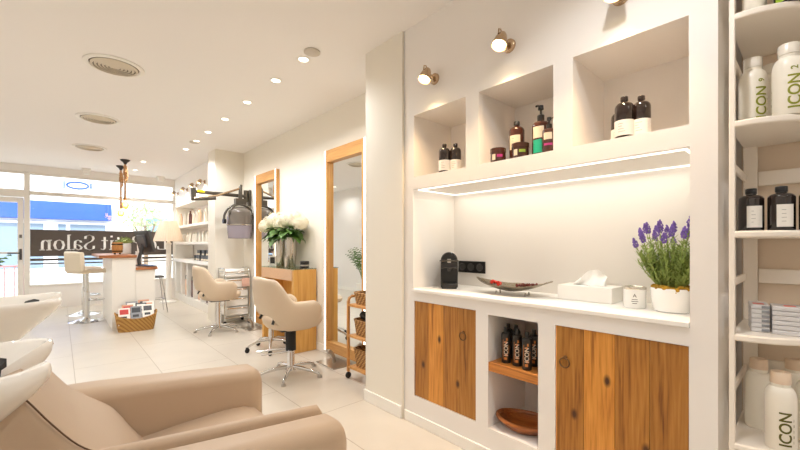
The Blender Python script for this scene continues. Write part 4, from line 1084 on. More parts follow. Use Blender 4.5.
# ------------------------------------------------------------------ shampoo armchair and basins
t = thing('shampoo_armchair', 'wide beige upholstered shampoo armchair in front of the near basin', 'armchair', (0.25, 1.55, 0))
def P2(x, z): return (x-0.25, z)
def armrest(y0, y1, rear):
    mb = MB(); rings = []
    xs = [-0.28, -0.1, 0.1, 0.3, 0.5, 0.68, 0.715, 0.738, 0.748]
    for x in xs:
        top = 0.66-0.075*max(0, (x-0.0))/0.75
        ins = 0.0
        if x > 0.7: k = (x-0.715)/0.033; k = max(0, min(1, k)); top -= 0.03*k*k; ins = 0.022*k*k
        r = 0.05; a0, a1 = y0+ins, y1-ins
        prof = [(a0, 0.06), (a0, top-r)]
        for j in range(1, 6): prof.append((a0+r-r*math.cos(j/6*PI/2), top-r+r*math.sin(j/6*PI/2)))
        prof.append((a0+r, top)); prof.append((a1-r, top))
        for j in range(1, 6): prof.append((a1-r+r*math.sin(j/6*PI/2), top-r+r*math.cos(j/6*PI/2)))
        prof += [(a1, top-r), (a1, 0.06)]
        rings.append([(x-0.25, y-1.55, z) for y, z in prof])
    mb.loft(rings)
    return mb
armrest(1.085, 1.235, True).build('armrest', 'beige_leather', t, ang=50)
armrest(1.83, 2.005, True).build('armrest', 'beige_leather', t, ang=50)
# raised inner edge of the near arm
ins = MB(); rings = []
for x in (-0.2, 0.1, 0.4, 0.69, 0.715, 0.728):
    top = 0.672-0.075*max(0, x)/0.75-(0.02 if x > 0.72 else 0.0)
    r = 0.018; a0, a1 = 1.238, 1.276
    prof = [(a0, 0.3), (a0, top-r)]+[(a0+0.019-0.019*math.cos(j/6*PI), top-r+r*math.sin(j/6*PI)) for j in range(1, 6)]+[(a1, top-r), (a1, 0.3)]
    rings.append([(x-0.25, y-1.55, z) for y, z in prof])
ins.loft(rings).build('arm_pad', 'beige_leather', t, ang=50)
# backrest: profile swept across, front surface as seen between the arms
fr_ = [(-0.085, 0.85), (-0.06, 0.82), (-0.018, 0.752), (0.034, 0.68), (0.09, 0.632), (0.141, 0.588), (0.172, 0.545), (0.205, 0.49), (0.246, 0.43), (0.27, 0.395)]
def smooth_poly(P, m=4):
    out = []
    for i in range(len(P)-1):
        a_, b_, c_, d_ = P[max(i-1, 0)], P[i], P[i+1], P[min(i+2, len(P)-1)]
        for k in range(m):
            u_ = k/m
            out.append(tuple(0.5*(2*b_[j]+(c_[j]-a_[j])*u_+(2*a_[j]-5*b_[j]+4*c_[j]-d_[j])*u_*u_+(3*b_[j]-a_[j]-3*c_[j]+d_[j])*u_**3) for j in range(2)))
    return out+[P[-1]]
fr_ = smooth_poly(fr_)
bk_ = [(0.1, 0.36), (-0.02, 0.45), (-0.12, 0.6), (-0.15, 0.76), (-0.12, 0.84)]
rings = []
for y, ins_ in ((1.279, 0.02), (1.285, 0.006), (1.30, 0.0), (1.55, -0.004), (1.80, 0.0), (1.82, 0.006), (1.828, 0.02)):
    cx, cz = 0.0, 0.62
    rings.append([(x-0.25-ins_*0.9, y-1.55, z-ins_*0.5) for x, z in fr_+bk_])
bo = MB().loft(rings).build('backrest', 'beige_leather', t, ang=60)
MB().tube([(x-0.25+0.001, 1.284-1.55, z+0.001) for x, z in fr_[:-4]], 0.002, 6).build('piping', 'seam_dark', bo)
# shell side behind the near arm
poly = [(-0.1, 0.3), (0.12, 0.3), (0.16, 0.5), (0.09, 0.62), (0.02, 0.68), (-0.05, 0.76), (-0.09, 0.76), (-0.13, 0.6)]
for y0, y1, dn in ((1.245, 1.277, 0.10), (1.831, 1.86, 0.0)):
    MB().prism([P2(x, z-dn) for x, z in poly], y0-1.55, y1-1.55, 'Y').build('side_shell', 'beige_leather', t, bevel=0.01, bseg=3)
# seat cushion
rings = []
for x, top in ((0.16, 0.40), (0.24, 0.435), (0.4, 0.447), (0.56, 0.452), (0.64, 0.445), (0.69, 0.425), (0.715, 0.39), (0.72, 0.33)):
    y0, y1 = 1.281, 1.826; prof = [(y0, 0.14), (y0, top-0.02), (y0+0.02, top-0.003), (1.55, top+0.006), (y1-0.02, top-0.003), (y1, top-0.02), (y1, 0.14)]
    rings.append([(x-0.25, y-1.55, z) for y, z in prof])
MB().loft(rings).build('seat', 'beige_leather', t, ang=50)
for x in (-0.2, 0.66):
    for y in (1.14, 1.95):
        MB().lathe([(0.0001, 0), (0.025, 0), (0.03, 0.058), (0.0001, 0.058)], (x-0.25, y-1.55, 0), 16).build('foot', 'chrome', t)
def basin(label, yc, xc):
    t = thing('shampoo_basin', label, 'wash basin', (xc, yc, 0), 0, 'white shampoo basins')
    n = 72; a, b_ = 0.305, 0.235
    def outline(th, k, e=4.6):
        c, s_ = math.cos(th), math.sin(th)
        r = (abs(c)**e+abs(s_)**e)**(-1/e)
        x = a*r*c*k; y = b_*r*s_*k
        # neck notch pulls the middle of the front edge back
        if c > 0: x -= 0.15*math.exp(-(y/k/0.105)**4)*(c**0.5) if k > 0.3 else 0
        return x, y
    def rimz(th):
        c = math.cos(th); x, y = outline(th, 1.0)
        z = 0.885+0.015*max(0, x/a)**2
        if c > 0: z -= 0.075*math.exp(-(y/0.10)**4)
        return z
    rings = []
    spec = [(0.30, None, 0.60), (0.36, None, 0.62), (0.42, 0.25, 0.0), (0.64, 0.5, 0.0), (0.82, 0.69, 0.0), (0.94, 0.83, 0.0), (0.995, 0.92, 0.0), (1.01, 0.985, 0.003), (1.0, 1.0, 0.014), (0.975, 1.0, 0.018), (0.945, 1.0, 0.010), (0.915, 0.965, 0.0), (0.82, 0.78, 0), (0.66, 0.6, 0), (0.4, 0.52, 0), (0.02, 0.5, 0)]
    for k, f, dz in spec:
        row = []
        for i in range(n):
            th = 2*PI*i/n
            zr = rimz(th)
            if f is None: x, y = a*k*math.cos(th)-0.05, b_*k*math.sin(th)*1.1; z = dz
            else:
                x, y = outline(th, k); z = 0.62+(zr-0.62)*f+dz
            row.append((x, y, z))
        rings.append(row)
    MB().loft(rings).build('bowl', 'white_ceramic', t, ang=70)
    npad = MB(); pr = []
    for j in range(13):
        v_ = -1+2*j/12; y = 0.10*v_; zt = 0.848+0.03*v_*v_
        pr.append([(0.168+0.02*v_*v_-dx, y, zt+dz2) for dx, dz2 in ((-0.012, -0.02), (-0.012, 0.006), (0.01, 0.014), (0.045, 0.004), (0.05, -0.02), (0.02, -0.032))])
    npad.loft(pr).build('neck_rest', 'black_rubber', t, ang=50)
    MB().lathe([(0.0001, 0), (0.15, 0), (0.15, 0.02), (0.09, 0.06), (0.08, 0.5), (0.1, 0.61), (0.0001, 0.61)], (-0.05, 0, 0), 28).build('pedestal', 'white_ceramic', t)
    MB().tube([(-0.24, 0, 0.9), (-0.24, 0, 0.99), (-0.21, 0, 1.03), (-0.15, 0, 1.03), (-0.13, 0, 1.0)], 0.013, 10).build('tap', 'chrome', t)
    return t
basin('white shampoo basin with black neck rest behind the beige armchair', 1.41, -0.31)
basin('white shampoo basin standing alone farther off, towards the shop window', 2.90, -0.288)
# ------------------------------------------------------------------ reception desk
t = thing('reception_desk', 'white reception desk with stepped wooden tops near the window', 'desk', (0.80, 7.3, 0))
MB().box(-0.255, 0.02, -0.64, 0.9, 0, 1.015).build('tall_body', 'trim_white', t, bevel=0.003)
MB().box(0.021, 0.26, -0.64, 0.9, 0, 0.835).build('low_body', 'trim_white', t, bevel=0.003)
MB().box(-0.40, 0.03, -0.67, 1.0, 1.0155, 1.055).build('tall_top', 'counter_wood', t, bevel=0.003)
MB().box(0.022, 0.29, -0.67, 0.93, 0.8355, 0.872).build('low_top', 'counter_wood', t, bevel=0.003)
ZT = 1.0555; ZLo = 0.8725
t = thing('barrel_box', 'small wooden barrel with dark bands on the tall desk top', 'barrel', (0.655, 7.22, ZT))
MB().lathe([(0.0001, 0.025), (0.062, 0.025), (0.072, 0.1), (0.066, 0.185), (0.058, 0.185), (0.0001, 0.18)], seg=28).build('body', 'barrel_wood', t)
for z, r in ((0.05, 0.0685), (0.155, 0.0715)):
    MB().lathe([(r-0.004, z-0.009), (r+0.0015, z-0.009), (r+0.0015, z+0.009), (r-0.004, z+0.009)], seg=28, cap=False).build('band', 'iron', t)
for k in range(4):
    a_ = PI/4+k*PI/2; MB().lathe([(0.0001, 0), (0.01, 0), (0.012, 0.0245), (0.0001, 0.0245)], (0.045*math.cos(a_), 0.045*math.sin(a_), 0), 10).build('foot', 'iron', t)
def planter(name, label, loc, d, plant):
    t = thing(name, label, 'potted plant', loc)
    mb = MB(); mb.box(-d[0], d[0], -d[1], d[1], 0, d[2]); mb.build('pot', 'white_satin', t, bevel=0.01)
    q = random.Random(21); lf = MB()
    for k in range(240):
        th = q.uniform(0, 2*PI); r = 0.13*math.sqrt(q.random()); p = Vector((r*math.cos(th), r*math.sin(th)*0.7, d[2]+q.uniform(0.0, 0.11)*(1.1-r/0.15)))
        dd = Vector((math.cos(th), math.sin(th), q.uniform(0.1, 1.2))).normalized(); sd = dd.cross(Vector((0, 0, 1))).normalized()*0.008; L_ = q.uniform(0.02, 0.04)
        lf.add([p, p+dd*L_*0.5+sd, p+dd*L_, p+dd*L_*0.5-sd], [(0, 1, 2, 3)])
    lf.ell((0, 0, d[2]+0.01), (0.1, 0.08, 0.03), 12, 6)
    lf.build('foliage', plant, t, smooth=False)
planter('potted_succulent', 'green succulent in a white pot beside the wooden barrel', (0.775, 7.48, ZT), (0.08, 0.06, 0.18), 'lavender_green')

t = thing('computer_monitor', 'dark computer monitor on a slanted stand on the low desk top', 'monitor', (0.955, 7.15, ZLo), math.radians(20))
R = Matrix.Rotation(math.radians(-14), 4, 'Y')
mb = MB(); mb.box(-0.025, 0.02, -0.2, 0.2, -0.14, 0.2, 0, Matrix.Translation((0.06, 0, 0.36)) @ R); mb.build('screen_case', 'dark_grey', t, bevel=0.008)
MB().box(0.0202, 0.022, -0.185, 0.185, -0.125, 0.185, 0, Matrix.Translation((0.06, 0, 0.36)) @ R).build('screen', 'black_gloss', t)
MB().box(-0.06, -0.0255, -0.1, 0.1, -0.06, 0.14, 0, Matrix.Translation((0.06, 0, 0.36)) @ R).build('back_cover', 'screen_grey', t, bevel=0.01)
MB().tube([(-0.03, 0, 0.012), (-0.04, 0, 0.1), (0.0, 0, 0.24), (0.02, 0, 0.34)], 0.026, 8).build('stand', 'dark_grey', t)
MB().box(-0.07, 0.12, -0.11, 0.11, 0.0005, 0.014).build('base', 'dark_grey', t, bevel=0.004)
t = thing('keyboard', 'blue grey keyboard lying before the monitor on the low desk top', 'keyboard', (0.99, 6.86, ZLo), 0.3)
MB().box(-0.06, 0.06, -0.17, 0.17, 0.0, 0.016).build('case', 'dark_grey', t, bevel=0.004)
MB().box(-0.05, 0.05, -0.16, 0.16, 0.0162, 0.02).build('keys', 'cover_blue', t)
# magazines basket
t = thing('magazine_basket', 'woven basket of magazines on the floor before the reception desk', 'basket', (0.80, 6.46, 0), math.radians(-4))
rings = []
def bk(k, z, flare):
    out = []
    for i in range(40):
        th = 2*PI*i/40; c, s_ = math.cos(th), math.sin(th); e = (abs(c)**4+abs(s_)**4)**(-1/4)
        zz = z+(0.09*(c*c) if flare and z > 0.05 else 0)
        out.append((0.245*k*e*c, 0.15*k*e*s_, zz))
    return out
MB().loft([bk(0.84, 0, 0), bk(0.9, 0.06, 0), bk(1.0, 0.17, 1), bk(0.96, 0.172, 1), bk(0.84, 0.06, 0), bk(0.8, 0.012, 0), bk(0.05, 0.011, 0)]).build('body', 'seagrass', t)
MB().tube([Vector(p) for p in bk(0.985, 0.172, 1)], 0.009, 8, loop=True).build('rim', 'seagrass', t)
covers = [('cover_pale', 'cover_red'), ('cover_grey', 'cover_dark'), ('cover_pale', 'cover_dark'), ('cover_skin', 'cover_red'), ('cover_dark', 'cover_pale'), ('cover_pale', 'cover_skin'), ('cover_grey', 'cover_pale'), ('cover_skin', 'cover_dark')]
pl = ['pale magazine with a red picture in front at the bar stool side of the basket', 'grey magazine in the middle of the front of the woven basket', 'pale magazine with a dark picture in front at the lamp side of the basket', 'magazine with skin toned cover and red picture behind the pale one with a red picture',
      'dark magazine with a pale picture near the middle of the woven basket', 'pale magazine with a skin toned picture at the lamp end of the basket', 'grey magazine with a pale picture behind the dark magazine', 'magazine with skin toned cover and dark picture, rearmost in the basket']
mpos = [(-0.145, 0.0), (-0.005, 0.0), (0.135, 0.0), (-0.10, 0.0), (0.06, 0.0), (0.15, 0.0), (-0.05, 0.0), (0.1, 0.0)]
for k in range(8):
    mx_, tw_ = mpos[k]
    t = thing('magazine', pl[k], 'magazine', (0.80+mx_, 6.355+0.0165*k, 0.1+0.012*k), math.radians(-4), 'magazines in the woven basket')
    Rm = Matrix.Rotation(math.radians(-36), 4, 'X') @ Matrix.Rotation(tw_*6, 4, 'Y'); h = 0.26
    MB().box(-0.065, 0.065, 0, 0.008, 0.0, h, 0, Rm).build('pages', 'paper_white', t)
    c0, c1 = covers[k]
    MB().box(-0.066, 0.066, -0.0025, -0.0002, 0.0, h+0.002, 0, Rm).box(-0.066, 0.066, 0.0082, 0.0105, 0, h+0.002, 0, Rm).build('cover', c0, t)
    MB().box(-0.05, 0.05, -0.0032, -0.0026, h*0.62, h*0.92, 0, Rm).build('cover_picture', c1, t)
    MB().box(-0.04, 0.03, -0.0032, -0.0026, h*0.35, h*0.5, 0, Rm).build('cover_title', 'cover_dark' if c0 != 'cover_dark' else 'cover_pale', t)
# bar stools
def bar_stool():
    t = thing('bar_stool', 'pale leather bar stool on a chrome disc base nearer the camera', 'bar stool', (0.315, 7.70, 0), math.radians(28), 'bar stools at the reception desk')
    MB().lathe([(0.0001, 0), (0.235, 0), (0.235, 0.008), (0.16, 0.022), (0.06, 0.05), (0.035, 0.075), (0.0001, 0.075)], seg=36).build('base', 'chrome', t)
    MB().lathe([(0.034, 0.07), (0.034, 0.46), (0.024, 0.47), (0.024, 0.755), (0.0001, 0.755)], seg=20).build('column', 'chrome', t)
    MB().tube([(0.03, -0.1, 0.33), (0.03+0.1, -0.12, 0.33), (0.2, -0.08, 0.33), (0.22, 0, 0.33), (0.2, 0.08, 0.33), (0.13, 0.12, 0.33), (0.03, 0.1, 0.33), (0.0, 0.0, 0.33)], 0.011, 8, loop=True).build('foot_ring', 'chrome', t)
    MB().box(-0.19, 0.19, -0.19, 0.19, 0.757, 0.825).build('seat', 'stool_leather', t, bevel=0.03, bseg=4)
    MB().box(-0.19, -0.125, -0.2, 0.2, 0.80, 1.1, 0, Matrix.Translation((0.035, 0, 0)) @ Matrix.Rotation(math.radians(-3), 4, 'Y')).build('backrest', 'stool_leather', t, bevel=0.022, bseg=4)
    return t
bs = bar_stool()
dup(bs, (0.31, 8.5, 0), math.radians(20), 'pale leather bar stool on a chrome disc base, half hidden behind the other stool')
# floor lamp
t = thing('floor_lamp', 'white floor lamp with a pleated cream shade by the window', 'floor lamp', (1.69, 9.1, 0))
MB().lathe([(0.0001, 0), (0.16, 0), (0.16, 0.02), (0.12, 0.035), (0.055, 0.06), (0.055, 0.1), (0.07, 0.14), (0.05, 0.2), (0.05, 0.75), (0.065, 0.8), (0.05, 0.85), (0.045, 1.2), (0.06, 1.23), (0.03, 1.26), (0.015, 1.36), (0.0001, 1.36)], seg=28).build('stem', 'trim_white', t)
n = 72; rings = []
for z, r in ((1.28, 0.275), (1.48, 0.215), (1.70, 0.14)):
    rings.append([((r+0.006*(i % 2))*math.cos(2*PI*i/n), (r+0.006*(i % 2))*math.sin(2*PI*i/n), z) for i in range(n)])
shm = bpy.data.materials.new('pleated_shade'); shm.use_nodes = True; nt = shm.node_tree
b_ = nt.nodes['Principled BSDF']; b_.inputs['Base Color'].default_value = srgb((240, 224, 206)); b_.inputs['Roughness'].default_value = 0.9
tr = nt.nodes.new('ShaderNodeBsdfTranslucent'); tr.inputs['Color'].default_value = srgb((246, 226, 206)); mxs = nt.nodes.new('ShaderNodeMixShader'); mxs.inputs[0].default_value = 0.3
nt.links.new(b_.outputs[0], mxs.inputs[1]); nt.links.new(tr.outputs[0], mxs.inputs[2]); nt.links.new(mxs.outputs[0], nt.nodes['Material Output'].inputs['Surface']); M['pleated_shade'] = shm
MB().loft(rings, cap=False).build('lamp_shade', 'pleated_shade', t, ang=20)
MB().ell((0, 0, 1.43), (0.03, 0.03, 0.045), 14, 8).build('bulb', 'shade_bulb', t)
light('POINT', (0, 0, 1.5), 1.0, (1, 0.82, 0.6), 0.04, parent=t)
# pendants
def pendant(label, loc, drop, knot):
    t = thing('rope_pendant_lamp', label, 'pendant lamp', loc, 0, 'rope pendant lamps over the desk')
    MB().lathe([(0.0001, 0), (0.075, 0), (0.07, -0.015), (0.03, -0.05), (0.018, -0.08), (0.0001, -0.08)], seg=24).build('ceiling_rose', 'ceiling_rose_black', t)
    r_ = MB(); L_ = drop
    for s_ in range(2):
        r_.tube([(0.011*math.cos(k*0.9+PI*s_), 0.011*math.sin(k*0.9+PI*s_), -0.07-(L_-0.07)*k/50) for k in range(51)], 0.010, 6)
    for k in range(5):
        z = -knot-0.035*k; r_.tube([(0.022*math.cos(a_), 0.022*math.sin(a_), z+0.010*math.sin(a_+k)) for a_ in [2*PI*i/14 for i in range(14)]], 0.010, 6, loop=True)
    r_.tube([(0.015, 0.0, -knot), (0.032, 0.01, -knot-0.1), (0.028, 0.0, -knot-0.22), (0.01, 0, -knot-0.26)], 0.012, 6)
    r_.build('rope', 'rope', t)
    MB().lathe([(0.0001, 0), (0.02, 0), (0.022, -0.05), (0.018, -0.06), (0.0001, -0.06)], (0, 0, -L_), 16).build('lamp_holder', 'rope', t)
    bu = MB().lathe([(0.016, -0.05), (0.02, -0.07), (0.05, -0.12), (0.056, -0.155), (0.045, -0.19), (0.02, -0.21), (0.0001, -0.212)], (0, 0, -L_), 22, cap=False).build('bulb', 'glow_tinted_glass', t)
    f_ = MB()
    for k in range(5):
        a_ = 2*PI*k/5; f_.tube([(0.012*math.cos(a_), 0.012*math.sin(a_), -L_-0.07), (0.026*math.cos(a_), 0.026*math.sin(a_), -L_-0.13), (0.018*math.cos(a_), 0.018*math.sin(a_), -L_-0.17)], 0.011, 5)
    f_.build('filament', 'filament', bu)
pendant('nearer rope pendant lamp with a thick knot below its black ceiling rose', (0.84, 8.05, H), 0.64, 0.12)
pendant('farther rope pendant lamp with a clear bulb, its rose nearer the window', (0.845, 8.73, H), 0.74, 0.14)
# white branch ornament
t = thing('branch_ornament', 'white branching twig ornament standing behind the monitor', 'ornament', (0.985, 7.72, ZLo))
q = random.Random(8); br = MB()
br.lathe([(0.0001, 0), (0.05, 0), (0.06, 0.1), (0.035, 0.2), (0.04, 0.22), (0.0001, 0.22)], seg=20)
br.build('vase', 'white_satin', t)
br = MB()
def grow(p, d, ln, r, n_):
    e = p+d*ln; br.tube([p, (p+e)/2+Vector((q.uniform(-.01, .01), q.uniform(-.01, .01), 0)), e], [r, r*0.85, r*0.7], 6)
    if n_:
        for s_ in (-1, 1, 0.2):
            dd = (d+Vector((s_*q.uniform(0.35, 0.7), q.uniform(-0.4, 0.4), 0.1))).normalized(); grow(e, dd, ln*0.72, r*0.66, n_-1)
grow(Vector((0, 0, 0.2)), Vector((0, 0, 1)), 0.22, 0.012, 3)
br.build('twigs', 'coral_white', t)
# wire chair behind the desk
t = thing('wire_stool', 'slim chrome wire stool at the lamp side of the reception desk', 'stool', (1.25, 7.9, 0))
MB().box(-0.13, 0.13, -0.13, 0.13, 0.62, 0.65).build('seat', 'dark_grey', t, bevel=0.01)
for sx in (-1, 1):
    for sy in (-1, 1):
        MB().tube([(sx*0.09, sy*0.09, 0.62), (sx*0.17, sy*0.17, 0.0)], 0.008, 8).build('leg', 'chrome', t)
MB().tube([(-0.13, -0.13, 0.24), (0.13, -0.13, 0.24), (0.13, 0.13, 0.24), (-0.13, 0.13, 0.24)], 0.006, 6, loop=True).build('stretcher', 'chrome', t)

# ------------------------------------------------------------------ fitted product shelf beyond the column
t = thing('product_shelf', 'white fitted product shelving between the column and the shop window', 'shelf unit', (1.93, 8.1, 0))
y0, y1 = -1.5, 1.6
for z, th_, nm in ((1.26, 0.05, 'shelf_board'), (1.62, 0.05, 'shelf_board'), (2.10, 0.06, 'shelf_board')):
    MB().box(0, 0.36, y0, y1, z-th_, z).build(nm, 'trim_white', t, bevel=0.003)
MB().box(-0.03, 0.36, y0, y1, 0.84, 0.90).build('counter', 'white_satin', t, bevel=0.004)
MB().box(0, 0.36, y0, y1, 2.101, H-0.002).build('top_panel', 'trim_white', t)
MB().box(0, 0.36, y0, y1, 0, 0.14).build('plinth', 'trim_white', t)
MB().box(0, 0.36, y1, y1+0.04, 0, H-0.002).build('end_panel', 'trim_white', t)
for y in (-1.46, -0.95, -0.45, 0.05, 0.55, 1.05, 1.56):
    MB().box(0, 0.36, y-0.025, y+0.025, 0.141, 0.839).build('divider', 'trim_white', t)
MB().box(0, 0.36, y0+0.001, y0+0.04, 0.901, 2.039).build('end_panel', 'trim_white', t)
def simple_bottle(label, loc, h, r, m_, group):
    o = MB().lathe([(0.0001, 0), (r, 0), (r, h*0.72), (r*0.55, h*0.84), (r*0.5, h*0.86), (r*0.5, h), (0.0001, h)], seg=14).build('product_bottle', m_, None, loc)
    return tag(o, label, 'bottle', group)
q = random.Random(31)
def row(n, ya, yb, x, z, h, r, m_, label, group):
    o = simple_bottle(label, (x, ya, z), h, r, m_, group)
    for k in range(1, n):
        c = o.copy(); COL.objects.link(c); c.location = (x+q.uniform(-0.01, 0.01), ya+(yb-ya)*k/(n-1)+q.uniform(-0.02, 0.02), z)
row(9, 6.95, 9.5, 2.10, 1.6205, 0.30, 0.045, 'cream_bottle', 'tall cream bottle standing on the top board of the far shelving', 'cream bottles on the top board of the far shelving')
row(4, 7.1, 9.3, 1.965, 1.6205, 0.26, 0.035, 'peach_bottle', 'peach bottle in front of the cream bottles on the top board of the far shelving', 'peach bottles on the far shelving')
row(2, 7.0, 8.5, 1.965, 1.6205, 0.27, 0.03, 'plum_box', 'dark plum bottle among pale bottles on the top board of the far shelving', 'plum bottles on the far shelving')
row(12, 6.85, 9.5, 2.03, 1.2605, 0.20, 0.035, 'cream_bottle', 'small cream bottle on the middle board of the far shelving', 'cream bottles on the middle board of the far shelving')
bx = MB().box(-0.06, 0.06, -0.08, 0.08, 0, 0.1, 0).box(-0.061, -0.0601, -0.07, 0.07, 0.01, 0.04, 1).build('gift_box', ['cover_dark', 'paper_cream'], None, (2.03, 7.0, 0.9005), bevel=0.003)
tag(bx, 'black box with cream label on the counter of the far shelving', 'box', 'black boxes on the far shelving counter')
for k in range(1, 8):
    c = bx.copy(); COL.objects.link(c); c.location = (2.03+q.uniform(-0.01, 0.01), 7.0+0.18*k, 0.9005); c.rotation_euler.z = q.uniform(-0.2, 0.2)
for k in range(4):
    c = bx.copy(); COL.objects.link(c); c.location = (2.04, 7.08+0.3*k, 1.0015); c.rotation_euler.z = q.uniform(-0.2, 0.2)
lower = [(7.35, 'plum_box', 'plum coloured bag in the lower compartment of the far shelving nearest the column'), (7.9, 'peach_bottle', 'peach bag in the second lower compartment of the far shelving'),
         (8.4, 'plum_box', 'plum coloured bag in the third lower compartment of the far shelving'), (8.9, 'peach_bottle', 'peach bag in the fourth lower compartment of the far shelving')]
for y, m_, l in lower:
    t = thing('product_bag', l, 'bag', (2.08, y, 0.1405), 0, 'bags in the lower shelf compartments')
    MB().box(-0.1, 0.1, -0.13, 0.13, 0, 0.34).build('body', m_, t, bevel=0.01)
    MB().tube([(-0.101, -0.06, 0.33), (-0.102, -0.05, 0.42), (-0.102, 0.05, 0.42), (-0.101, 0.06, 0.33)], 0.006, 6).build('handle', 'cover_dark', t)
for y, l in ((7.35, 'nearest the column'), (7.9, 'second from the column'), (8.6, 'third from the column'), (9.4, 'nearest the window')):
    t = thing('wall_spotlight', 'small brass spotlight above the far shelving, '+l, 'wall lamp', (1.93, y, 2.33), 0, 'brass spots above the far shelving')
    MB().lathe([(0.0001, 0.022), (0.024, 0.02), (0.034, 0.012), (0.036, 0)], seg=18, mx=Matrix.Rotation(-PI/2, 4, 'Y')).build('rosette', 'brass_nickel', t)
    MB().tube([(-0.015, 0, 0), (-0.07, 0, 0.02)], 0.008, 8).build('arm', 'brass_nickel', t)
    tl = Matrix.Translation((-0.09, 0, 0)) @ Matrix.Rotation(math.radians(24), 4, 'Y')
    MB().lathe([(0.0001, 0.05), (0.018, 0.045), (0.034, 0.0), (0.04, -0.035), (0.036, -0.036), (0.028, 0.0)], seg=18, mx=tl, cap=False).build('shade', 'brass_nickel', t)
    MB().lathe([(0.034, -0.028), (0.0001, -0.034)], seg=16, mx=tl, cap=False).build('bulb', 'spot_glow', t)
    light('SPOT', (-0.1, 0, -0.05), SPOTW*0.5, (1, 0.84, 0.6), 0.03, (0, math.radians(-38), 0), t, math.radians(112), name='spot_light', blend=0.4)

# ------------------------------------------------------------------ seen in the mirror: palm and sockets on the far side wall
t = thing('potted_palm', 'potted palm standing by the wall behind the basins, seen in the large mirror', 'potted plant', (-0.9, 7.15, 0))
MB().lathe([(0.0001, 0), (0.12, 0), (0.16, 0.28), (0.165, 0.3), (0.15, 0.3), (0.14, 0.27), (0.0001, 0.27)], seg=28).build('pot', 'white_satin', t)
st = MB(); q = random.Random(14)
for k in range(14):
    a_ = 2*PI*k/14+q.uniform(-.2, .2); out = q.uniform(0.25, 0.45); hh = q.uniform(0.75, 1.05)
    if math.cos(a_)*out < -0.3: out = 0.3/abs(math.cos(a_))
    pts = [Vector((out*math.cos(a_)*f_**1.4, out*math.sin(a_)*f_**1.4, 0.27+hh*(1.25*f_-0.42*f_*f_)*1.0)) for f_ in [i/10 for i in range(11)]]
    fd = MB(); fd.tube(pts, [0.006-0.0004*i for i in range(11)], 5)
    for i in range(4, 11):
        d = (pts[i]-pts[i-1]).normalized(); sd = d.cross(Vector((0, 0, 1))).normalized()
        for s_ in (-1, 1):
            L_ = 0.2*(1-abs(i-6)/7); e = pts[i]+sd*s_*L_*0.8+d*L_*0.5-Vector((0, 0, L_*0.35)); w_ = d*0.01
            fd.add([pts[i]-w_, (pts[i]+e)/2-w_*1.2+Vector((0, 0, 0.02)), e, (pts[i]+e)/2+w_*1.2+Vector((0, 0, 0.02)), pts[i]+w_], [(0, 1, 2, 3, 4)])
    fd.build('frond', 'palm_green', t, smooth=False)

# ------------------------------------------------------------------ street outside
struct(MB().box(-12, 16, 9.95, 17.0, -0.16, -0.04).build('street', 'street_asphalt'))
struct(MB().box(-12, 16, 15.2, 16.99, -0.04, 0.06).build('pavement', 'facade_grey'))
b1 = thing('street_building', 'white building with a blue shop fascia across the street', 'building', (-2.0, 17.0, 0))
MB().box(-6, 4.0, 0, 3, -0.1, 7.5).build('wall', 'facade_white', b1)
MB().box(-2.5, 3.35, -0.35, -0.001, 2.05, 2.62).build('fascia', 'fascia_blue', b1, bevel=0.01)
for x0, x1 in ((1.95, 2.15), (2.25, 3.2), (0.3, 1.6), (-1.2, 0.1)):
    wn = MB().box(x0-0.06, x1+0.06, -0.06, -0.001, 0.35, 1.98).build('shop_window', 'sign_white', b1, bevel=0.005)
    MB().box(x0, x1, -0.07, -0.061, 0.45, 1.9).build('pane', 'shop_glass', wn)
sg = MB().box(2.0, 2.9, -0.06, -0.001, 3.05, 3.42).build('sign_board', 'sign_white', b1)
MB().tube([(2.45+0.28*math.cos(a_), -0.075, 3.235+0.11*math.sin(a_)) for a_ in [2*PI*i/24 for i in range(24)]], 0.03, 6, loop=True).cbox((2.1, -0.068, 3.23), (0.04, 0.012, 0.26)).cbox((2.8, -0.068, 3.25), (0.05, 0.012, 0.2)).build('sign_mark', 'fascia_blue', sg)
b2 = thing('street_building', 'pale grey building behind the street trees', 'building', (5.0, 17.3, 0))
MB().box(-2.95, 9, 0, 3, -0.1, 6.0).build('wall', 'facade_grey', b2)
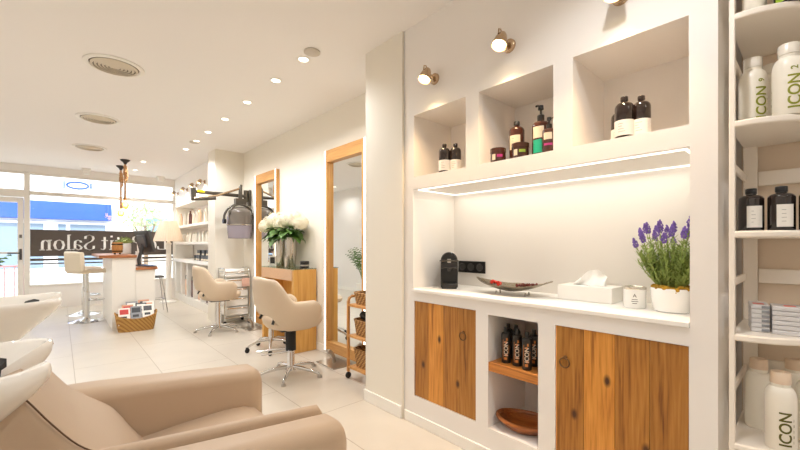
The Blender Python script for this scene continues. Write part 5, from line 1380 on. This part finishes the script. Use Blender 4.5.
for x in (-2.2, -0.8, 0.6):
    wn = MB().box(x-0.45, x+0.45, -0.05, -0.001, 0.9, 2.3).build('window', 'sign_white', b2)
    MB().box(x-0.38, x+0.38, -0.056, -0.051, 0.97, 2.23).build('pane', 'shop_glass', wn)
def tree(label, x, y, h, cr, seed):
    t = thing('street_tree', label, 'tree', (x, y, -0.04), 0, 'young trees across the street')
    MB().tube([(0, 0, 0), (0.03, 0, h*0.4), (0, 0.02, h*0.75)], [0.07, 0.055, 0.035], 8).tube([(0.02, 0, h*0.45), (0.3, 0, h*0.8)], 0.025, 6).tube([(0.02, 0, h*0.42), (-0.3, 0.1, h*0.78)], 0.025, 6).build('trunk', 'bark', t)
    q = random.Random(seed); lf = MB()
    for k in range(260):
        u_ = q.uniform(-1, 1); th = q.uniform(0, 2*PI); c = math.sqrt(1-u_*u_); r = cr*q.random()**0.33
        p = Vector((r*c*math.cos(th), r*c*math.sin(th), h*0.85+r*u_*0.9)); a_ = Vector((q.uniform(-1, 1), q.uniform(-1, 1), q.uniform(-1, 1))).normalized(); b2_ = a_.orthogonal().normalized()
        lf.add([p, p+a_*0.07+b2_*0.035, p+a_*0.14, p+a_*0.07-b2_*0.035], [(0, 1, 2, 3)])
    lf.build('crown', 'tree_leaf', t, smooth=False)
tree('young green street tree nearer the blue fascia', 2.05, 14.6, 2.5, 0.55, 2)
tree('young green street tree farther from the blue fascia, above the lamp', 3.3, 15.0, 2.7, 0.5, 6)
rl = thing('street_railing', 'pinkish metal railing outside the glass door', 'railing', (-1.0, 11.2, -0.04))
for k in range(7): MB().tube([(-0.45+0.15*k, 0, 0.05), (-0.45+0.15*k, 0, 0.8)], 0.012, 6).build('bar', 'rail_pink', rl)
MB().tube([(-0.5, 0, 0.8), (0.5, 0, 0.8)], 0.02, 8).build('top_bar', 'rail_pink', rl)
MB().tube([(-0.45, 0, 0), (-0.45, 0, 0.8)], 0.022, 8).build('post', 'rail_pink', rl); MB().tube([(0.45, 0, 0), (0.45, 0, 0.8)], 0.022, 8).build('post', 'rail_pink', rl)
